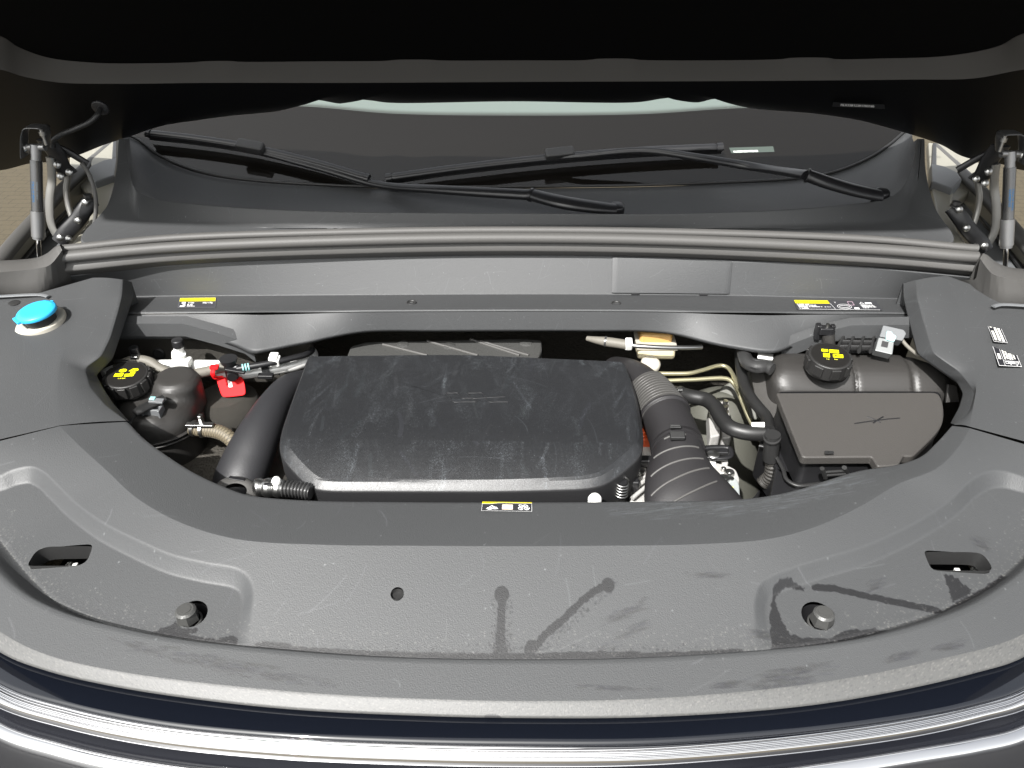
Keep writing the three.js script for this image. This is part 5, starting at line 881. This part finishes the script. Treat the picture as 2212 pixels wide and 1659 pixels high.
{
  const t = T('transmission_bracket', 'white cast bracket with bolt heads beyond the flared duct', 'bracket');
  const f = (nm, y, a, th, m) => part(t, nm, slab(rounded(L(y, a), 0.005), th, 0.002), m);
  f('casting', 0.885, [1520,992, 1575,1006, 1590,1014, 1598,1034, 1592,1062, 1540,1050], 0.03, M.alu); f('lug', 0.89, [1528,985, 1545,985, 1548,1002, 1530,1002], 0.02, M.white); f('lug', 0.89, [1558,985, 1572,985, 1574,1002, 1560,1002], 0.02, M.alu);
  for (const [x, y, r] of [[1576, 1021, 0.0065], [1563, 1013, 0.0035]]) part(t, 'bolt', at(join([new THREE.CylinderGeometry(r, r * 1.08, 0.004, 18), new THREE.CylinderGeometry(r * 0.6, r * 0.6, 0.006, 6)]), P(x, y, 0.888)), M.steel);
  f('rib_column', 0.87, [1530,880, 1552,878, 1556,940, 1534,944], 0.03, M.alu); f('rib_column', 0.86, [1556,866, 1574,866, 1580,946, 1560,946], 0.03, M.alu); for (const y of [874, 886, 898]) part(t, 'pin', at(cyl(0.004, 0.004, 0.008, 12), P(1566, y, 0.872)), M.steel);
  part(t, 'black_lever', join([tube(L(0.9, [1518,968, 1545,966, 1575,968, 1578,985, 1560,990, 1520,986]), [0.004, 0.003], { n: 40, m: 8 }), at(box(0.05, 0.006, 0.012, 0.002), P(1546, 975, 0.896))]), M.black); part(t, 'lever_eye', at(lathe([[0, 0.003], [0.007, 0.002], [0.009, 0]], 20), P(1541, 981, 0.905)), M.steel);
  base(t);
}
hoseThing('control_module', 'grey metal module with a small yellow sticker beside the flared duct', 'module', t => {
  part(t, 'case', slab(rounded(L(0.897, [1548,1032, 1566,1024, 1588,1030, 1597,1044, 1600,1085, 1560,1085]), 0.006), 0.03, 0.002), M.grey); part(t, 'bolt', at(join([new THREE.CylinderGeometry(0.0075, 0.008, 0.004, 20), new THREE.CylinderGeometry(0.0045, 0.0045, 0.006, 6)]), P(1564, 1034, 0.8985)), M.steel); part(t, 'rivet', at(cyl(0.004, 0.004, 0.002, 14), P(1579, 1035, 0.897)), M.steel);
  part(t, 'sticker', quad(...[[1569, 1052], [1584, 1051], [1585, 1066], [1578, 1069]].map(([x, y]) => P(x, y, 0.8978))), M.yellow, 'small yellow sticker');
});
// ---------------------------------------------------------------- larger coolant tank
{
  const t = T('coolant_tank', 'large black coolant tank of three bulging chambers with yellow printed cap', 'coolant tank'), y0 = 0.925;
  const a = P(1762, 815, y0), c = P(1865, 815, y0);
  const lobes = [[1672, 1848, 752, 0.05], [1854, 1972, 762, 0.046], [1978, 2062, 783, 0.04]].map(([x0, x1, yt, h]) => { const l = P(x0, 840, y0 + 0.01), r = P(x1, 840, y0 + 0.01), b = P((x0 + x1) / 2, yt + 4, y0 + 0.03); return { x: (l.x + r.x) / 2 - c.x, w: (r.x - l.x) / 2, z0: b.z - c.z, z1: l.z - c.z, h }; });
  const x0 = lobes[0].x - lobes[0].w, x1 = lobes[2].x + lobes[2].w, zb = lobes[0].z0 - 0.004, zf = lobes[0].z1 + 0.006, g1 = (lobes[0].x + lobes[0].w + lobes[1].x - lobes[1].w) / 2, g2 = (lobes[1].x + lobes[1].w + lobes[2].x - lobes[2].w) / 2;
  const f = (x, y, z) => {
    let d = sdBox(x - (x0 + x1) / 2, y + 0.018, z - (zb + zf) / 2, (x1 - x0) / 2, 0.052, (zf - zb) / 2, 0.03);
    d = -smin(-d, -((x - g2 - 0.012) * 0.62 - (z - zb - 0.014) * 0.78), 0.02);                         // cut back corner
    d = -smin(-d, -((y - 0.03) * 0.75 + (z - zf + 0.026) * 0.66), 0.014);                              // sloped front shoulder
    return d + 0.0042 * Math.exp(-(((x - g1) / 0.0026) ** 2)) + 0.0042 * Math.exp(-(((x - g2) / 0.0026) ** 2));
  };
  part(t, 'vessel', blob(f, c, 0.17, 84), M.tank);
  capWith(t, P(1785, 792, 0.968), 0.0315, 0.022, V(0, 1, 0.12), 0.05, 1);
  part(t, 'filler_neck', at(cyl(0.034, 0.03, 0.02, 36), P(1785, 796, 0.948), V(0, 1, 0.12)), M.tank);
  const n = part(t, 'vent_neck', tube([P(1791, 756, 0.965), P(1789, 722, 0.99)], 0.0095, { n: 4, m: 20, up: V(0, 0, 1) }), M.tank);
  part(n, 'vent_clip', join([at(box(0.02, 0.012, 0.014, 0.002), P(1783, 713, 0.997)), at(box(0.008, 0.026, 0.012, 0.002), P(1766, 716, 0.992)), at(box(0.006, 0.02, 0.008, 0.001), P(1797, 714, 0.997)), at(cyl(0.01, 0.01, 0.006, 18), P(1788, 722, 0.988))]), M.black);
  part(n, 'metal_tip', at(cyl(0.003, 0.003, 0.006, 12), P(1787, 707, 1.002)), M.steel);
  part(t, 'side_lug', slab(L(plane(P(2060, 865, 0.93), V(-0.1, 0.5, 0.85)), [2048,830, 2068,834, 2072,868, 2044,870]), 0.006, 0.001), M.tank);
  base(t);
}
{
  const t = T('connector_grid', 'black ribbed connector block set in the scuttle panel corner', 'connector'), z = 0.978;
  part(t, 'backing', slab(L(z - 0.012, [1806,757, 1826,716, 1896,716, 1892,757]), 0.006, 0.001), M.black);
  for (let k = 0; k < 4; k++) part(t, 'rib', tube(Q([[1806 + k * 25, 757, z], [1826 + k * 21, 722, z]]), [0.0028, 0.006], { n: 4, m: 8 }), M.smooth);
  for (const y of [728, 739, 750]) part(t, 'cross_rib', tube(Q([[1812, y, z], [1882, y + 2, z]]), [0.002, 0.005], { n: 4, m: 8 }), M.smooth);
  base(t);
}
hoseThing('wired_plug', 'silver and grey plug with a pale blue latch and brown wire', 'connector', t => {
  const pl = plane(P(1925, 735, 1.0), V(-0.15, 0.8, 0.6)), s = (a, th, m, nm) => part(t, nm, slab(rounded(L(pl, a), 0.002), th, 0.001), m);
  s([1898,728, 1932,735, 1928,766, 1890,757], 0.02, M.steelplate, 'metal_clip'); s([1908,702, 1952,712, 1958,720, 1950,736, 1900,727], 0.022, M.panel, 'housing'); part(t, 'window', slab(L(plane(P(1925, 735, 1.0).addScaledVector(pl.n, 0.0008), pl.n.clone()), [1906,736, 1920,739, 1917,751, 1903,748]), 0.001, 0), M.black);
  const lp = plane(P(1925, 735, 1.0).addScaledVector(pl.n, 0.004), pl.n.clone()); part(t, 'latch', slab(rounded(L(lp, [1916,714, 1926,716, 1930,722, 1937,726, 1932,738, 1914,733]), 0.002), 0.006, 0.001), M.paleblue);
  part(t, 'wire', tube(Q([[1948, 734, 0.995], [1958, 746, 0.99], [1970, 757, 0.985], [1984, 768, 0.98]]), 0.0028, { n: 20, m: 8 }), M.hose);
});
// ---------------------------------------------------------------- fuse box
{
  const t = T('fuse_box', 'black fuse box lid with a star mark and stepped front edge', 'fuse box'), y = 0.962;
  const pl = plane(P(1850, 920, y), V(-0.02, 1, 0.1));
  part(t, 'lid', slab(rounded(L(pl, [1677,848, 2026,847, 2037,866, 2040,902, 2030,930, 1973,986, 1952,985, 1941,1005, 1896,1008, 1883,987, 1733,988]), [0.003, 0.01, 0.02, 0.03, 0.03, 0.006, 0.002, 0.004, 0.004, 0.002, 0.006], 5), 0.014, 0.0022, 3), M.lid);
  const lo = L(plane(P(1850, 920, y - 0.014), V(-0.02, 1, 0.1)), [1679,846, 2030,846, 2040,900, 1974,992, 1733,994]), ctr = lo.reduce((s, p) => s.add(p), V()).multiplyScalar(0.2);
  part(t, 'side_wall', (() => { const o = arc(rounded(lo, 0.008), 120, true), o2 = o.map(p => p.clone().lerp(ctr, 0.02).setY(p.y - 0.035)), o3 = o.map(p => V(p.x + (p.x - ctr.x) * 0.05, p.y - 0.1, p.z + (p.z - ctr.z) * 0.05)); return grid([o, mixRows(o, o2, 0.5), o2, o3], true); })(), M.black);
  part(t, 'base_flange', tube(L(0.905, [1640,962, 1660,968, 1690,1010, 1700,1036, 1722,1048, 1760,1046, 1800,1040]), [0.003, 0.0022], { n: 60, m: 10 }), M.smooth);
  part(t, 'base_tray', slab(rounded(L(0.892, [1668,850, 1700,1000, 1725,1050, 1820,1045, 1820,1090, 1660,1090, 1676,1010, 1640,960]), 0.004), 0.06, 0.002), M.black);
  for (const x of [[1776, 1012, 1783, 1032], [1824, 1010, 1832, 1026]]) part(t, 'latch_arm', tube(Q([[x[0], x[1], 0.948], [x[2], x[3], 0.93]]), [0.0035, 0.003], { n: 4, m: 8 }), M.smooth); for (const [y1, h] of [[1020, 0.94], [1027, 0.935]]) part(t, 'latch_bar', tube(Q([[1782, y1, h], [1826, y1 - 3, h]]), 0.0022, { n: 4, m: 8 }), M.smooth);
  const mark = a => tube(L(plane(P(1850, 920, y).addScaledVector(pl.n, 0.0003), pl.n.clone()), a), [0.0011, 0.0006], { n: 14, m: 6 });
  part(t, 'star_mark', join([mark([1846,915, 1872,911, 1895,908, 1920,905, 1944,903]), mark([1873,900, 1886,905, 1903,913]), mark([1886,914, 1896,907, 1908,900])]), M.black);
  for (const [x, v, tx] of [[1864, 851, 1], [1791, 977, 1]]) part(t, 'moulded_tab', join([-7, -2, 3, 8].map(k => at(box(0.0028, 0.001, 0.005, 0.0004), P(x + k, v, y + 0.001)))), M.smooth);
  base(t);
}
hoseThing('drain_bottle', 'short black capped cylinder with a kinked rubber pipe below', 'valve', t => {
  part(t, 'cylinder', tube(Q([[1669, 938, 0.94], [1664, 992, 0.895]]), 0.0108, { n: 6, m: 24, up: V(0, 0, 1) }), M.smooth); part(t, 'rim', tube(Q([[1668, 945, 0.936], [1668, 948, 0.933]]), 0.0117, { n: 3, m: 24, up: V(0, 0, 1) }), M.smooth);
  part(t, 'rubber_pipe', tube(Q([[1666, 990, 0.893], [1668, 1010, 0.88], [1664, 1028, 0.865], [1652, 1040, 0.85], [1645, 1046, 0.845]]), u => 0.0095 + 0.0008 * Math.sin(u * 60), { n: 60, m: 18 }), M.felthose);
});
hoseThing('wiring_loom', 'braided black wiring loom hooking under the larger coolant tank', 'wiring', t => {
  const tx = noiseTex(64, (x, y) => ((x >> 3) + (y >> 3)) % 2 ? 200 : 40, 1); tx.repeat.set(1 / 0.008, 1 / 0.008);
  part(t, 'braid', tube(Q([[1604, 752, 0.95], [1607, 770, 0.952], [1616, 786, 0.955], [1635, 793, 0.957], [1655, 792, 0.957], [1668, 798, 0.957]]), 0.0095, { n: 60, m: 18 }), std('loom', [0.03, 0.03, 0.03], 0.5, { bumpMap: tx, bumpScale: 0.0008 }));
  part(t, 'plastic_conduit', tube(Q([[1614, 752, 0.952], [1618, 768, 0.955], [1626, 778, 0.958], [1650, 784, 0.958]]), 0.004, { n: 40, m: 10 }), M.smooth); part(t, 'metal_ferrule', tube(Q([[1636, 772, 0.955], [1668, 777, 0.955]]), 0.0085, { n: 5, m: 18 }), M.steel);
});
hoseThing('coolant_hose', 'slim black hose dropping from the loom towards the fuse box', 'hose', t => part(t, 'hose', tube(Q([[1598, 762, 0.93], [1601, 800, 0.925], [1609, 836, 0.92], [1624, 862, 0.92], [1640, 882, 0.92], [1655, 900, 0.92], [1662, 930, 0.925]]), 0.0085, { n: 60, m: 18 }), M.darkhose));
hoseThing('fuse_box_bracket', 'matt black upright carrier between the loom and the fuse box', 'bracket', t => { part(t, 'carrier', slab(L(plane(P(1650, 870, 0.9), V(-0.5, 0.75, 0.4)), [1618,800, 1668,812, 1690,900, 1705,1000, 1676,1000, 1640,900]), 0.01, 0.002), M.felthose); });
renderer.render(scene, camera);
